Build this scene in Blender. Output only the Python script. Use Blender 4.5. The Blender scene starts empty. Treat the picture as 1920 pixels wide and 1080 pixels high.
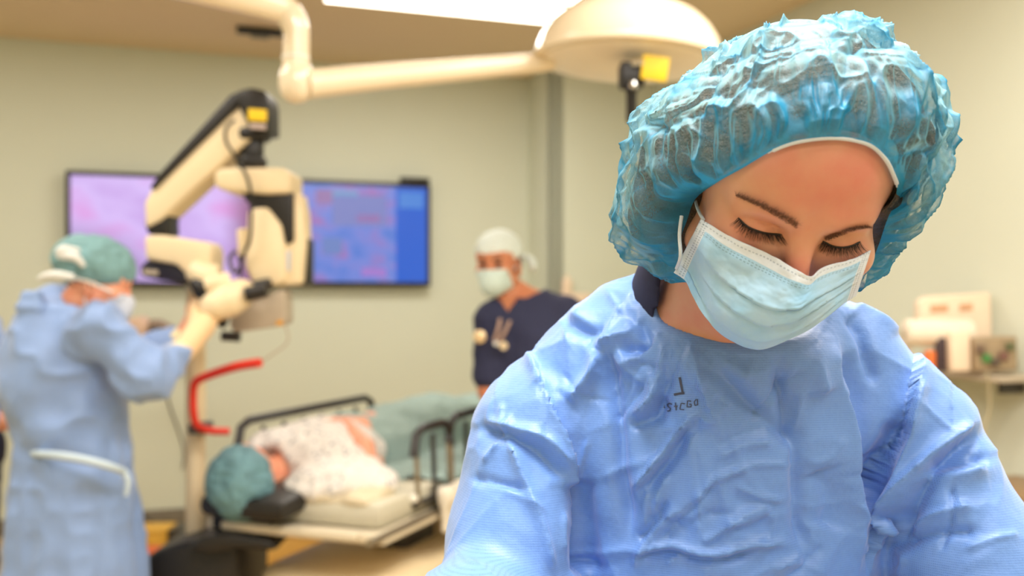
import bpy, bmesh, math, random
import numpy as np
from mathutils import Vector, Matrix
random.seed(7); np.random.seed(7)
scene = bpy.context.scene
COL = scene.collection

# ---------------------------------------------------------------- camera / world / lights
FPX = 1867.0; HZ = 560.0; CAMZ = 1.39
cam_d = bpy.data.cameras.new('camera'); cam = bpy.data.objects.new('camera', cam_d); COL.objects.link(cam)
cam.location = (0, 0, CAMZ); cam.rotation_euler = (math.pi/2, 0, 0)
cam_d.sensor_width = 36; cam_d.lens = FPX/1920*36; cam_d.shift_y = 20/1920
cam_d.dof.use_dof = True; cam_d.dof.focus_distance = 0.83; cam_d.dof.aperture_fstop = 4.0
cam_d.clip_start = 0.02
scene.camera = cam
scene.view_settings.view_transform = 'Standard'; scene.view_settings.look = 'None'
scene.view_settings.gamma = 1.0; scene.view_settings.use_curve_mapping = False
scene.view_settings.exposure = 0.34

def lin(c):
    return tuple(((x/255)/12.92 if x/255 <= .04045 else ((x/255+.055)/1.055)**2.4) for x in c)

world = bpy.data.worlds.new('world'); scene.world = world; world.use_nodes = True
wb = world.node_tree.nodes['Background']; wb.inputs[0].default_value = (1, .93, .82, 1); wb.inputs[1].default_value = 0.25

UA = Vector((.943, .333, 0)).normalized()      # along the back wall
NA = Vector((.333, -.943, 0)).normalized()     # from the back wall towards the room
ANG = math.atan2(UA.y, UA.x)
CEIL = CAMZ + 1.525
def add_area(loc, sx, sy, power, col, rz=0.0):
    l = bpy.data.lights.new('ceiling_light_lamp', 'AREA'); l.shape = 'RECTANGLE'; l.size = sx; l.size_y = sy
    l.energy = power; l.color = col
    o = bpy.data.objects.new('ceiling_light_lamp', l); COL.objects.link(o); o.location = loc; o.rotation_euler = (0, 0, rz)
    return o
WARM = (1.0, .97, .91); NEUT = (1.0, .985, .96)
PANELS = []   # centre, length (along UA), width, power, colour
def pnl(corner, L, Wd, power, col):
    c = Vector((corner[0], corner[1], CEIL)) - UA*(L/2) + NA*(Wd/2)
    PANELS.append((c, L, Wd, power, col))
pnl((.176, 5.475), 1.2, .30, 9, WARM)
pnl((.300, 5.125), 1.2, .30, 9, WARM)
pnl((-2.0, 4.70), 1.2, .30, 7, WARM)
pnl((-1.45, 2.95), 1.2, .60, 13, NEUT)
pnl((1.62, 3.10), 1.2, .60, 17, WARM)
pnl((1.45, 1.95), 1.2, .60, 13, NEUT)
pnl((.45, 1.05), 1.2, .60, 37, NEUT)
pnl((1.9, .3), 1.2, .60, 9, NEUT)
pnl((.35, -1.1), 1.2, .60, 16, NEUT)
for c, L, Wd, pw, colr in PANELS:
    add_area(c - Vector((0, 0, .014)), L, Wd, pw, colr, ANG)

# ---------------------------------------------------------------- helpers
def Wp(px, py, Y):
    return Vector(((px-960)*Y/FPX, Y, CAMZ+(HZ-py)*Y/FPX))

def nd(nt, t, **kw):
    n = nt.nodes.new(t)
    for k, v in kw.items():
        setattr(n, k, v)
    return n
def mat(name, rgb, rough=.5, metal=0.0, var=.06, vscale=20, bump=0.0, bscale=60, spec=.5, trans=0.0, sheen=0.0, coat=0.0, sss=0.0, emit=0):
    m = bpy.data.materials.new(name); m.use_nodes = True; nt = m.node_tree; b = nt.nodes['Principled BSDF']
    c = lin(rgb)
    tc = nd(nt, 'ShaderNodeTexCoord')
    if var > 0:
        no = nd(nt, 'ShaderNodeTexNoise'); no.inputs['Scale'].default_value = vscale; no.inputs['Detail'].default_value = 4
        nt.links.new(tc.outputs['Object'], no.inputs['Vector'])
        mx = nd(nt, 'ShaderNodeMix', data_type='RGBA')
        mx.inputs[6].default_value = (*[max(0, x*(1-var)) for x in c], 1); mx.inputs[7].default_value = (*[min(1, x*(1+var)) for x in c], 1)
        nt.links.new(no.outputs['Fac'], mx.inputs[0]); nt.links.new(mx.outputs[2], b.inputs['Base Color'])
    else:
        b.inputs['Base Color'].default_value = (*c, 1)
    b.inputs['Roughness'].default_value = rough; b.inputs['Metallic'].default_value = metal
    b.inputs['Specular IOR Level'].default_value = spec
    b.inputs['Coat Weight'].default_value = coat
    b.inputs['Sheen Weight'].default_value = sheen
    if sss:
        b.inputs['Subsurface Weight'].default_value = sss; b.inputs['Subsurface Radius'].default_value = (.012, .005, .003); b.inputs['Subsurface Scale'].default_value = 1.0
    if bump:
        n2 = nd(nt, 'ShaderNodeTexNoise'); n2.inputs['Scale'].default_value = bscale; n2.inputs['Detail'].default_value = 6
        nt.links.new(tc.outputs['Object'], n2.inputs['Vector'])
        bp = nd(nt, 'ShaderNodeBump'); bp.inputs['Strength'].default_value = bump; bp.inputs['Distance'].default_value = .01
        nt.links.new(n2.outputs['Fac'], bp.inputs['Height']); nt.links.new(bp.outputs['Normal'], b.inputs['Normal'])
    if emit:
        b.inputs['Emission Color'].default_value = (*c, 1); b.inputs['Emission Strength'].default_value = emit
    return m

def put(o, parent=None):
    COL.objects.link(o)
    if parent is not None:
        o.parent = parent
        o.matrix_parent_inverse = Matrix.Translation(-parent_world(parent))
    return o
def parent_world(p):
    v = Vector((0, 0, 0))
    while p is not None:
        v = v + p.location; p = p.parent
    return v
def tag(o, label=None, cat=None, group=None, kind=None):
    if label: o['label'] = label
    if cat: o['category'] = cat
    if group: o['group'] = group
    if kind: o['kind'] = kind
    return o
def thing(name, loc, label, cat, group=None):
    o = bpy.data.objects.new(name, None); COL.objects.link(o); o.location = loc; o.empty_display_size = .05
    return tag(o, label, cat, group)
def parent_fix(o, parent):
    # child meshes are built in world coordinates; offset by the chain of parents
    o.parent = parent
    root = parent
    while root.parent is not None: root = root.parent
    if parent is root: o.matrix_parent_inverse = Matrix.Translation(-root.location)
    else: o.matrix_parent_inverse = Matrix.Identity(4)
def link(o, parent=None):
    COL.objects.link(o)
    if parent is not None: parent_fix(o, parent)
    return o
def smooth(me, on=True):
    me.polygons.foreach_set('use_smooth', [on]*len(me.polygons))
def npmesh(name, V, F, m, parent=None, sm=True, uv=None):
    V = np.asarray(V, dtype=np.float32); F = np.asarray(F, dtype=np.int32)
    me = bpy.data.meshes.new(name)
    k = F.shape[1]
    me.vertices.add(len(V)); me.vertices.foreach_set('co', V.ravel())
    me.loops.add(F.size); me.loops.foreach_set('vertex_index', F.ravel())
    me.polygons.add(len(F)); me.polygons.foreach_set('loop_start', np.arange(0, F.size, k, dtype=np.int32))
    me.polygons.foreach_set('loop_total', np.full(len(F), k, dtype=np.int32))
    if uv is not None:
        l = me.uv_layers.new(name='uv'); l.data.foreach_set('uv', np.asarray(uv, np.float32)[F.ravel()].ravel())
    me.update(calc_edges=True); me.validate()
    smooth(me, sm)
    if m: me.materials.append(m)
    o = bpy.data.objects.new(name, me)
    return link(o, parent)
def bmobj(name, bm, m, parent=None, sm=False, angle=None):
    me = bpy.data.meshes.new(name); bmesh.ops.recalc_face_normals(bm, faces=bm.faces[:]); bm.to_mesh(me); bm.free()
    me.materials.append(m)
    if sm: smooth(me)
    o = bpy.data.objects.new(name, me); link(o, parent)
    if angle: me.set_sharp_from_angle(angle=angle)
    return o
def box(name, size, loc, m, parent=None, rz=0, bev=.006, rot=None, seg=2):
    bm = bmesh.new(); bmesh.ops.create_cube(bm, size=1)
    bmesh.ops.scale(bm, vec=size, verts=bm.verts)
    if bev:
        bmesh.ops.bevel(bm, geom=bm.edges[:], offset=min(bev, min(size)*.45), segments=seg, profile=.5, affect='EDGES')
    M = Matrix.Translation(loc) @ (rot.to_4x4() if rot is not None else Matrix.Rotation(rz, 4, 'Z'))
    bmesh.ops.transform(bm, matrix=M, verts=bm.verts)
    return bmobj(name, bm, m, parent, sm=bool(bev), angle=.6)
def catmull(P, n=6, closed=False):
    P = [Vector(p) for p in P]; out = []
    N = len(P)
    rng = range(N if closed else N-1)
    for i in rng:
        if closed: a, b, c, d = P[(i-1) % N], P[i], P[(i+1) % N], P[(i+2) % N]
        else: a, b, c, d = P[max(i-1, 0)], P[i], P[i+1], P[min(i+2, N-1)]
        for k in range(n):
            t = k/n
            out.append(.5*((2*b)+(c-a)*t+(2*a-5*b+4*c-d)*t*t+(3*b-a-3*c+d)*t**3))
    if not closed: out.append(P[-1])
    return out
def tube(name, pts, r, m, parent=None, seg=12, sm=0, squash=1.0, closed=False):
    pts = [Vector(p) for p in pts]
    rr = list(r) if isinstance(r, (list, tuple)) else [r]*len(pts)
    if sm:
        Pn = catmull(pts, sm, closed)
        R2 = []
        for i in range(len(Pn)):
            u = i/sm; a = int(u); t = u-a
            ra = rr[a % len(rr)]; rb = rr[(a+1) % len(rr)] if (closed or a+1 < len(rr)) else rr[-1]
            R2.append(ra*(1-t)+rb*t)
        pts, rr = Pn, R2
    n = len(pts); V = []; F = []
    T0 = (pts[1]-pts[0]).normalized(); up = Vector((0, 0, 1)) if abs(T0.z) < .9 else Vector((1, 0, 0))
    N = T0.cross(up).normalized()
    for i, p in enumerate(pts):
        if closed: T = (pts[(i+1) % n]-pts[(i-1) % n]).normalized()
        else: T = (pts[min(i+1, n-1)]-pts[max(i-1, 0)]).normalized()
        N = (N-T*N.dot(T)).normalized(); B = T.cross(N)
        for k in range(seg):
            a = 2*math.pi*k/seg
            V.append(p+N*math.cos(a)*rr[i]+B*math.sin(a)*rr[i]*squash)
    for i in range(n if closed else n-1):
        for k in range(seg):
            j = (i+1) % n
            F.append((i*seg+k, i*seg+(k+1) % seg, j*seg+(k+1) % seg, j*seg+k))
    bm = bmesh.new(); vs = [bm.verts.new(v) for v in V]
    for f in F: bm.faces.new([vs[q] for q in f])
    if not closed:
        bm.faces.new([vs[k] for k in range(seg)][::-1]); bm.faces.new([vs[(n-1)*seg+k] for k in range(seg)])
    return bmobj(name, bm, m, parent, sm=True, angle=.9)
def lathe(name, prof, loc, m, parent=None, seg=40, rot=None, sm=True):
    V = []; F = []
    for (r, z) in prof:
        for k in range(seg):
            a = 2*math.pi*k/seg; V.append((max(r, 1e-4)*math.cos(a), max(r, 1e-4)*math.sin(a), z))
    bm = bmesh.new(); vs = [bm.verts.new(v) for v in V]
    for i in range(len(prof)-1):
        for k in range(seg):
            bm.faces.new((vs[i*seg+k], vs[i*seg+(k+1) % seg], vs[(i+1)*seg+(k+1) % seg], vs[(i+1)*seg+k]))
    bm.faces.new([vs[k] for k in range(seg)][::-1]); bm.faces.new([vs[(len(prof)-1)*seg+k] for k in range(seg)])
    M = Matrix.Translation(loc) @ (rot.to_4x4() if rot is not None else Matrix.Identity(4))
    bmesh.ops.transform(bm, matrix=M, verts=bm.verts)
    return bmobj(name, bm, m, parent, sm=sm, angle=.7)
def rot_to(v):
    return Vector((0, 0, 1)).rotation_difference(Vector(v).normalized()).to_matrix()
def prism(name, poly, Y, thick, m, parent=None, bev=.008, yaw=0.0, seg=3, pivot=None):
    # a solid panel with a traced outline, its front at depth Y and a real thickness behind it
    pts = [Wp(x, y, Y) for x, y in poly]
    bm = bmesh.new()
    a = [bm.verts.new(p) for p in pts]; b = [bm.verts.new(p+Vector((0, thick, 0))) for p in pts]
    n = len(pts)
    bm.faces.new(a); bm.faces.new(b[::-1])
    for i in range(n): bm.faces.new((a[i], b[i], b[(i+1) % n], a[(i+1) % n]))
    bmesh.ops.recalc_face_normals(bm, faces=bm.faces[:])
    if bev: bmesh.ops.bevel(bm, geom=bm.edges[:], offset=bev, segments=seg, profile=.5, affect='EDGES', clamp_overlap=True)
    if yaw:
        c = sum(pts, Vector())/n
        M = Matrix.Translation(c) @ Matrix.Rotation(yaw, 4, 'Z') @ Matrix.Translation(-c)
        bmesh.ops.transform(bm, matrix=M, verts=bm.verts)
    return bmobj(name, bm, m, parent, sm=True, angle=.5)

# ---- noise in numpy
def _h(ix, iy, iz, k):
    x = (ix.astype(np.int64)*374761393+iy.astype(np.int64)*668265263+iz.astype(np.int64)*2147483647+k*1274126177) & 0xffffffff
    x = ((x ^ (x >> 13))*1274126177) & 0xffffffff
    x = (x ^ (x >> 16)) & 0xffffffff
    x = (x*2246822519) & 0xffffffff
    x = x ^ (x >> 15)
    return (x & 0xffffff)/float(0xffffff)
def vnoise(P, seed=0):
    I = np.floor(P).astype(np.int64); f = P-I; u = f*f*f*(f*(f*6-15)+10); r = 0
    for dx in (0, 1):
        for dy in (0, 1):
            for dz in (0, 1):
                w = (u[:, 0] if dx else 1-u[:, 0])*(u[:, 1] if dy else 1-u[:, 1])*(u[:, 2] if dz else 1-u[:, 2])
                r = r+w*_h(I[:, 0]+dx, I[:, 1]+dy, I[:, 2]+dz, seed)
    return r*2-1
def fbm(P, o=4, seed=0):
    r = 0; a = 1
    for i in range(o):
        r = r+a*vnoise(P*(2.03**i)+i*7.3, seed+i); a *= .5
    return r
def worley(P, seed=0):
    I = np.floor(P).astype(np.int64); f = P-I; d1 = np.full(len(P), 9.0); d2 = np.full(len(P), 9.0)
    for dx in (-1, 0, 1):
        for dy in (-1, 0, 1):
            for dz in (-1, 0, 1):
                a, b, c = I[:, 0]+dx, I[:, 1]+dy, I[:, 2]+dz
                q = (dx+_h(a, b, c, seed)-f[:, 0])**2+(dy+_h(a, b, c, seed+11)-f[:, 1])**2+(dz+_h(a, b, c, seed+23)-f[:, 2])**2
                d2 = np.minimum(d2, np.maximum(d1, q)); d1 = np.minimum(d1, q)
    return d1, d2

# ---- signed distance shapes
def A(*v): return np.array(v, dtype=np.float64)
def sE(P, c, r, R=None):
    q = P-A(*c)
    if R is not None: q = q@R
    r = A(*r); k0 = np.linalg.norm(q/r, axis=1); k1 = np.linalg.norm(q/(r*r), axis=1)+1e-9
    return k0*(k0-1)/k1
def sC(P, a, b, ra, rb, sq=None):
    a = A(*a); b = A(*b); ab = b-a; t = np.clip(((P-a)@ab)/(ab@ab), 0, 1)
    return np.linalg.norm(P-a-t[:, None]*ab, axis=1)-(ra+(rb-ra)*t)
def sB(P, c, h, r=.01, R=None):
    q = P-A(*c)
    if R is not None: q = q@R
    q = np.abs(q)-A(*h)+r
    return np.linalg.norm(np.maximum(q, 0), axis=1)+np.minimum(q.max(1), 0)-r
def U(a, b, k=.01):
    if k <= 0: return np.minimum(a, b)
    h = np.clip(.5+.5*(b-a)/k, 0, 1); return b*(1-h)+a*h-k*h*(1-h)
def S_(a, b, k=.01):   # a minus b
    return -U(-a, b, k)
def I_(a, b, k=.01): return -U(-a, -b, k)
def polycaps(P, pts, rs, k=.02):
    d = None
    for i in range(len(pts)-1):
        e = sC(P, pts[i], pts[i+1], rs[i], rs[i+1]); d = e if d is None else U(d, e, k)
    return d
def axis(segs):
    out = [segs[0][0]]
    for lo, hi, h in segs:
        n = max(1, int(round((hi-lo)/h))); out += list(lo+(hi-lo)*(np.arange(1, n+1)/n))
    return np.array(out)
def sdfmesh(name, f, xs, ys, zs, m, parent=None, disp=None, newton=1, raw=False):
    nx, ny, nz = len(xs), len(ys), len(zs); B = 8
    v = np.full((nx, ny, nz), 1.0, dtype=np.float32)
    bi = [np.arange(0, n, B) for n in (nx, ny, nz)]
    def cen(a, i): j = min(i+B, len(a)-1); return (a[i]+a[j])/2, (a[j]-a[i])/2
    cx = np.array([cen(xs, i) for i in bi[0]]); cy = np.array([cen(ys, i) for i in bi[1]]); cz = np.array([cen(zs, i) for i in bi[2]])
    G = np.stack(np.meshgrid(cx[:, 0], cy[:, 0], cz[:, 0], indexing='ij'), -1).reshape(-1, 3)
    Hh = np.stack(np.meshgrid(cx[:, 1], cy[:, 1], cz[:, 1], indexing='ij'), -1).reshape(-1, 3)
    rad = np.linalg.norm(Hh, axis=1)
    d = f(G); act = (np.abs(d) < rad*1.6+.012).reshape(len(bi[0]), len(bi[1]), len(bi[2])); d = d.reshape(act.shape)
    jobs = []
    for a in range(act.shape[0]):
        for b in range(act.shape[1]):
            for c in range(act.shape[2]):
                sl = (slice(bi[0][a], bi[0][a]+B), slice(bi[1][b], bi[1][b]+B), slice(bi[2][c], bi[2][c]+B))
                if not act[a, b, c]: v[sl] = 1.0 if d[a, b, c] > 0 else -1.0
                else: jobs.append(sl)
    for q in range(0, len(jobs), 400):
        ch = jobs[q:q+400]; Ps = []
        for sl in ch:
            Ps.append(np.stack(np.meshgrid(xs[sl[0]], ys[sl[1]], zs[sl[2]], indexing='ij'), -1).reshape(-1, 3))
        dd = f(np.concatenate(Ps)); o = 0
        for sl, p in zip(ch, Ps):
            v[sl] = dd[o:o+len(p)].reshape(v[sl].shape); o += len(p)
    s = v < 0
    cs = np.zeros((nx-1, ny-1, nz-1), np.int8)
    for dx in (0, 1):
        for dy in (0, 1):
            for dz in (0, 1): cs += s[dx:nx-1+dx, dy:ny-1+dy, dz:nz-1+dz]
    actc = (cs > 0) & (cs < 8); I = np.argwhere(actc); idx = np.full(actc.shape, -1, np.int32); idx[actc] = np.arange(len(I))
    acc = np.zeros((len(I), 3)); cnt = np.zeros(len(I))
    offs = [(0, 0, 0), (1, 0, 0), (0, 1, 0), (1, 1, 0), (0, 0, 1), (1, 0, 1), (0, 1, 1), (1, 1, 1)]
    ed = [(0, 1), (2, 3), (4, 5), (6, 7), (0, 2), (1, 3), (4, 6), (5, 7), (0, 4), (1, 5), (2, 6), (3, 7)]
    X = [xs, ys, zs]
    for e0, e1 in ed:
        a = I+A(*offs[e0]).astype(int); b = I+A(*offs[e1]).astype(int)
        va = v[a[:, 0], a[:, 1], a[:, 2]].astype(float); vb = v[b[:, 0], b[:, 1], b[:, 2]].astype(float)
        mk = (va < 0) != (vb < 0); t = np.where(mk, va/np.where(mk, va-vb, 1), 0)
        pa = np.stack([X[k][a[:, k]] for k in range(3)], 1); pb = np.stack([X[k][b[:, k]] for k in range(3)], 1)
        acc += np.where(mk[:, None], pa+(pb-pa)*t[:, None], 0); cnt += mk
    V = acc/cnt[:, None]; F = []
    for ax in range(3):
        o1, o2 = [(1, 2), (2, 0), (0, 1)][ax]
        sh = [slice(None)]*3; sh2 = [slice(None)]*3; sh[ax] = slice(0, -1); sh2[ax] = slice(1, None)
        e = s[tuple(sh)] != s[tuple(sh2)]; E_ = np.argwhere(e)
        ok = (E_[:, o1] > 0) & (E_[:, o2] > 0) & (E_[:, o1] < s.shape[o1]-1) & (E_[:, o2] < s.shape[o2]-1); E_ = E_[ok]
        sg = s[E_[:, 0], E_[:, 1], E_[:, 2]]
        u1 = np.zeros(3, int); u1[o1] = 1; u2 = np.zeros(3, int); u2[o2] = 1
        q = [E_-u1-u2, E_-u2, E_, E_-u1]; q = np.stack([idx[k[:, 0], k[:, 1], k[:, 2]] for k in q], 1)
        q[~sg] = q[~sg][:, ::-1]; F.append(q)
    F = np.concatenate(F)
    for _ in range(newton):
        V = V-normals_of(f, V)*np.clip(f(V), -.004, .004)[:, None]
    if disp is not None:
        N = normals_of(f, V, .002); V = disp(V, N)
    if raw: return V, F
    return npmesh(name, V, F, m, parent)
def normals_of(f, V, e=.0008):
    g = np.stack([f(V+d)-f(V-d) for d in (A(e, 0, 0), A(0, e, 0), A(0, 0, e))], 1)
    return g/(np.linalg.norm(g, axis=1)[:, None]+1e-12)
def trace(f, O, D, t0=0.0, n=90, tmax=3):
    O = np.atleast_2d(O).astype(float); D = np.atleast_2d(D).astype(float); D = D/np.linalg.norm(D, axis=1)[:, None]
    t = np.full(len(D), float(t0))
    for _ in range(n):
        d = f(O+D*t[:, None]); t = np.minimum(t+d*.85, tmax)
    return O+D*t[:, None], t
CAM0 = A(0, 0, CAMZ)
def rays(px):
    px = np.atleast_2d(px).astype(float)
    return np.stack([(px[:, 0]-960)/FPX, np.ones(len(px)), (HZ-px[:, 1])/FPX], 1)
def head_rot(yaw, pitch, roll):
    # local: x = image right, y = forward (towards the camera for yaw 0), z = up
    cy, sy, cp, sp, cr, sr = math.cos(yaw), math.sin(yaw), math.cos(pitch), math.sin(pitch), math.cos(roll), math.sin(roll)
    Rr = A([cr, 0, sr], [0, 1, 0], [-sr, 0, cr]); Rp = A([1, 0, 0], [0, cp, sp], [0, -sp, cp]); Ry = A([cy, sy, 0], [-sy, cy, 0], [0, 0, 1])
    return np.diag([1., -1., 1.])@(Ry@Rp@Rr)

def head_local(q, ears=True, eyes=True):
    q = q.copy(); ax = q.copy(); ax[:, 0] = np.abs(ax[:, 0])
    d = sE(q, (0, -.012, .042), (.075, .096, .080))
    d = U(d, sE(q, (0, .030, .035), (.066, .058, .058)), .03)           # forehead
    d = U(d, sE(q, (0, .026, -.035), (.060, .058, .066)), .03)          # mid face
    d = U(d, sC(ax, (.052, .010, -.052), (.014, .070, -.088), .018, .014), .03)   # jaw
    d = U(d, sE(q, (0, .072, -.090), (.020, .018, .015)), .02)
    d = U(d, sE(ax, (.043, .060, -.022), (.024, .022, .017)), .025)     # cheekbones
    d = U(d, sC(ax, (.014, .083, .019), (.044, .068, .019), .0075, .007), .016)   # brow ridge
    if eyes:
        d = S_(d, sE(ax, (.032, .092, .000), (.017, .013, .0095)), .012)   # sockets
        lid = sE(ax, (.0315, .0685, .0005), (.0158, .0140, .0128))
        d = U(d, lid, .004)
        lash = sE(ax, (.0315, .0810, -.0075), (.0165, .0028, .0012))
        d = S_(d, lash, .0022)
        low = sE(ax, (.0315, .0750, -.0105), (.015, .006, .004)); d = U(d, low, .006)
        d = S_(d, sE(ax, (.0315, .0830, .0088), (.017, .0030, .0010)), .002)
    d = U(d, sC(q, (0, .083, .012), (0, .104, -.036), .0070, .0100), .012)  # nose
    d = U(d, sE(ax, (.0115, .095, -.041), (.0075, .010, .0075)), .006)
    d = S_(d, sE(ax, (.0065, .100, -.050), (.0035, .006, .004)), .003)
    d = U(d, sE(q, (0, .086, -.064), (.021, .010, .0065)), .008)            # lips
    d = S_(d, sE(q, (0, .098, -.0665), (.024, .006, .0010)), .003)
    d = U(d, sE(q, (0, .084, -.071), (.017, .010, .006)), .006)
    if ears:
        e = sE(ax, (.0765, -.006, -.018), (.006, .017, .030)); e = S_(e, sE(ax, (.082, -.004, -.014), (.005, .010, .019)), .003)
        d = U(d, e, .006)
    return d

# ---------------------------------------------------------------- materials
def skin_mat(name, rgb, red, reds=(), rr=.03, rough=.42):
    m = mat(name, rgb, rough=rough, var=0, spec=.45, sss=.12); nt = m.node_tree; b = nt.nodes['Principled BSDF']
    tc = nd(nt, 'ShaderNodeTexCoord'); no = nd(nt, 'ShaderNodeTexNoise'); no.inputs['Scale'].default_value = 28; no.inputs['Detail'].default_value = 5
    nt.links.new(tc.outputs['Object'], no.inputs['Vector'])
    c = lin(rgb); r = lin(red)
    fac = nd(nt, 'ShaderNodeMath', operation='MULTIPLY_ADD'); fac.inputs[1].default_value = 1.4; fac.inputs[2].default_value = -.5
    nt.links.new(no.outputs['Fac'], fac.inputs[0]); last = fac.outputs[0]
    for p, rad, w in reds:
        vd = nd(nt, 'ShaderNodeVectorMath', operation='DISTANCE'); vd.inputs[1].default_value = tuple(p); nt.links.new(tc.outputs['Object'], vd.inputs[0])
        mr = nd(nt, 'ShaderNodeMapRange', interpolation_type='SMOOTHSTEP'); mr.inputs[1].default_value = rad; mr.inputs[2].default_value = 0; mr.inputs[3].default_value = 0; mr.inputs[4].default_value = w
        nt.links.new(vd.outputs['Value'], mr.inputs[0])
        ad = nd(nt, 'ShaderNodeMath', operation='ADD'); nt.links.new(last, ad.inputs[0]); nt.links.new(mr.outputs[0], ad.inputs[1]); last = ad.outputs[0]
    cl = nd(nt, 'ShaderNodeClamp'); nt.links.new(last, cl.inputs[0])
    mx = nd(nt, 'ShaderNodeMix', data_type='RGBA'); mx.inputs[6].default_value = (*c, 1); mx.inputs[7].default_value = (*r, 1)
    nt.links.new(cl.outputs[0], mx.inputs[0]); nt.links.new(mx.outputs[2], b.inputs['Base Color'])
    n2 = nd(nt, 'ShaderNodeTexNoise'); n2.inputs['Scale'].default_value = 900; n2.inputs['Detail'].default_value = 3
    nt.links.new(tc.outputs['Object'], n2.inputs['Vector'])
    bp = nd(nt, 'ShaderNodeBump'); bp.inputs['Strength'].default_value = .12; bp.inputs['Distance'].default_value = .001
    nt.links.new(n2.outputs['Fac'], bp.inputs['Height']); nt.links.new(bp.outputs['Normal'], b.inputs['Normal'])
    return m

def dimple_mat(name, rgb, dark, scale=400, rough=.55):
    # spunbond fabric: a fine grid of pressed dots
    m = mat(name, rgb, rough=rough, var=0, spec=.6, sheen=.3); nt = m.node_tree; b = nt.nodes['Principled BSDF']
    tc = nd(nt, 'ShaderNodeTexCoord'); sx = nd(nt, 'ShaderNodeSeparateXYZ'); nt.links.new(tc.outputs['Object'], sx.inputs[0])
    k = 2*math.pi*scale
    def wave(ax, az):
        a = nd(nt, 'ShaderNodeMath', operation='MULTIPLY'); a.inputs[1].default_value = ax*k; nt.links.new(sx.outputs['X'], a.inputs[0])
        c = nd(nt, 'ShaderNodeMath', operation='MULTIPLY_ADD'); c.inputs[1].default_value = az*k; nt.links.new(sx.outputs['Z'], c.inputs[0]); nt.links.new(a.outputs[0], c.inputs[2])
        s = nd(nt, 'ShaderNodeMath', operation='SINE'); nt.links.new(c.outputs[0], s.inputs[0]); return s
    w1 = wave(.87, .5); w2 = wave(.87, -.5)
    mu = nd(nt, 'ShaderNodeMath', operation='MULTIPLY'); nt.links.new(w1.outputs[0], mu.inputs[0]); nt.links.new(w2.outputs[0], mu.inputs[1])
    mr = nd(nt, 'ShaderNodeMapRange'); mr.inputs[1].default_value = .15; mr.inputs[2].default_value = .9; nt.links.new(mu.outputs[0], mr.inputs[0])
    no = nd(nt, 'ShaderNodeTexNoise'); no.inputs['Scale'].default_value = 240; nt.links.new(tc.outputs['Object'], no.inputs['Vector'])
    m2 = nd(nt, 'ShaderNodeMath', operation='MULTIPLY'); nt.links.new(mr.outputs[0], m2.inputs[0]); nt.links.new(no.outputs['Fac'], m2.inputs[1])
    mx = nd(nt, 'ShaderNodeMix', data_type='RGBA'); mx.inputs[6].default_value = (*lin(rgb), 1); mx.inputs[7].default_value = (*lin(dark), 1)
    nt.links.new(m2.outputs[0], mx.inputs[0]); nt.links.new(mx.outputs[2], b.inputs['Base Color'])
    n2 = nd(nt, 'ShaderNodeTexNoise'); n2.inputs['Scale'].default_value = 45; n2.inputs['Detail'].default_value = 7; n2.inputs['Roughness'].default_value = .6
    nt.links.new(tc.outputs['Object'], n2.inputs['Vector'])
    ad = nd(nt, 'ShaderNodeMath', operation='MULTIPLY_ADD'); ad.inputs[1].default_value = -.06; nt.links.new(mr.outputs[0], ad.inputs[0]); nt.links.new(n2.outputs['Fac'], ad.inputs[2])
    bp = nd(nt, 'ShaderNodeBump'); bp.inputs['Strength'].default_value = .35; bp.inputs['Distance'].default_value = .004
    nt.links.new(ad.outputs[0], bp.inputs['Height']); nt.links.new(bp.outputs['Normal'], b.inputs['Normal'])
    return m

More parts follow.
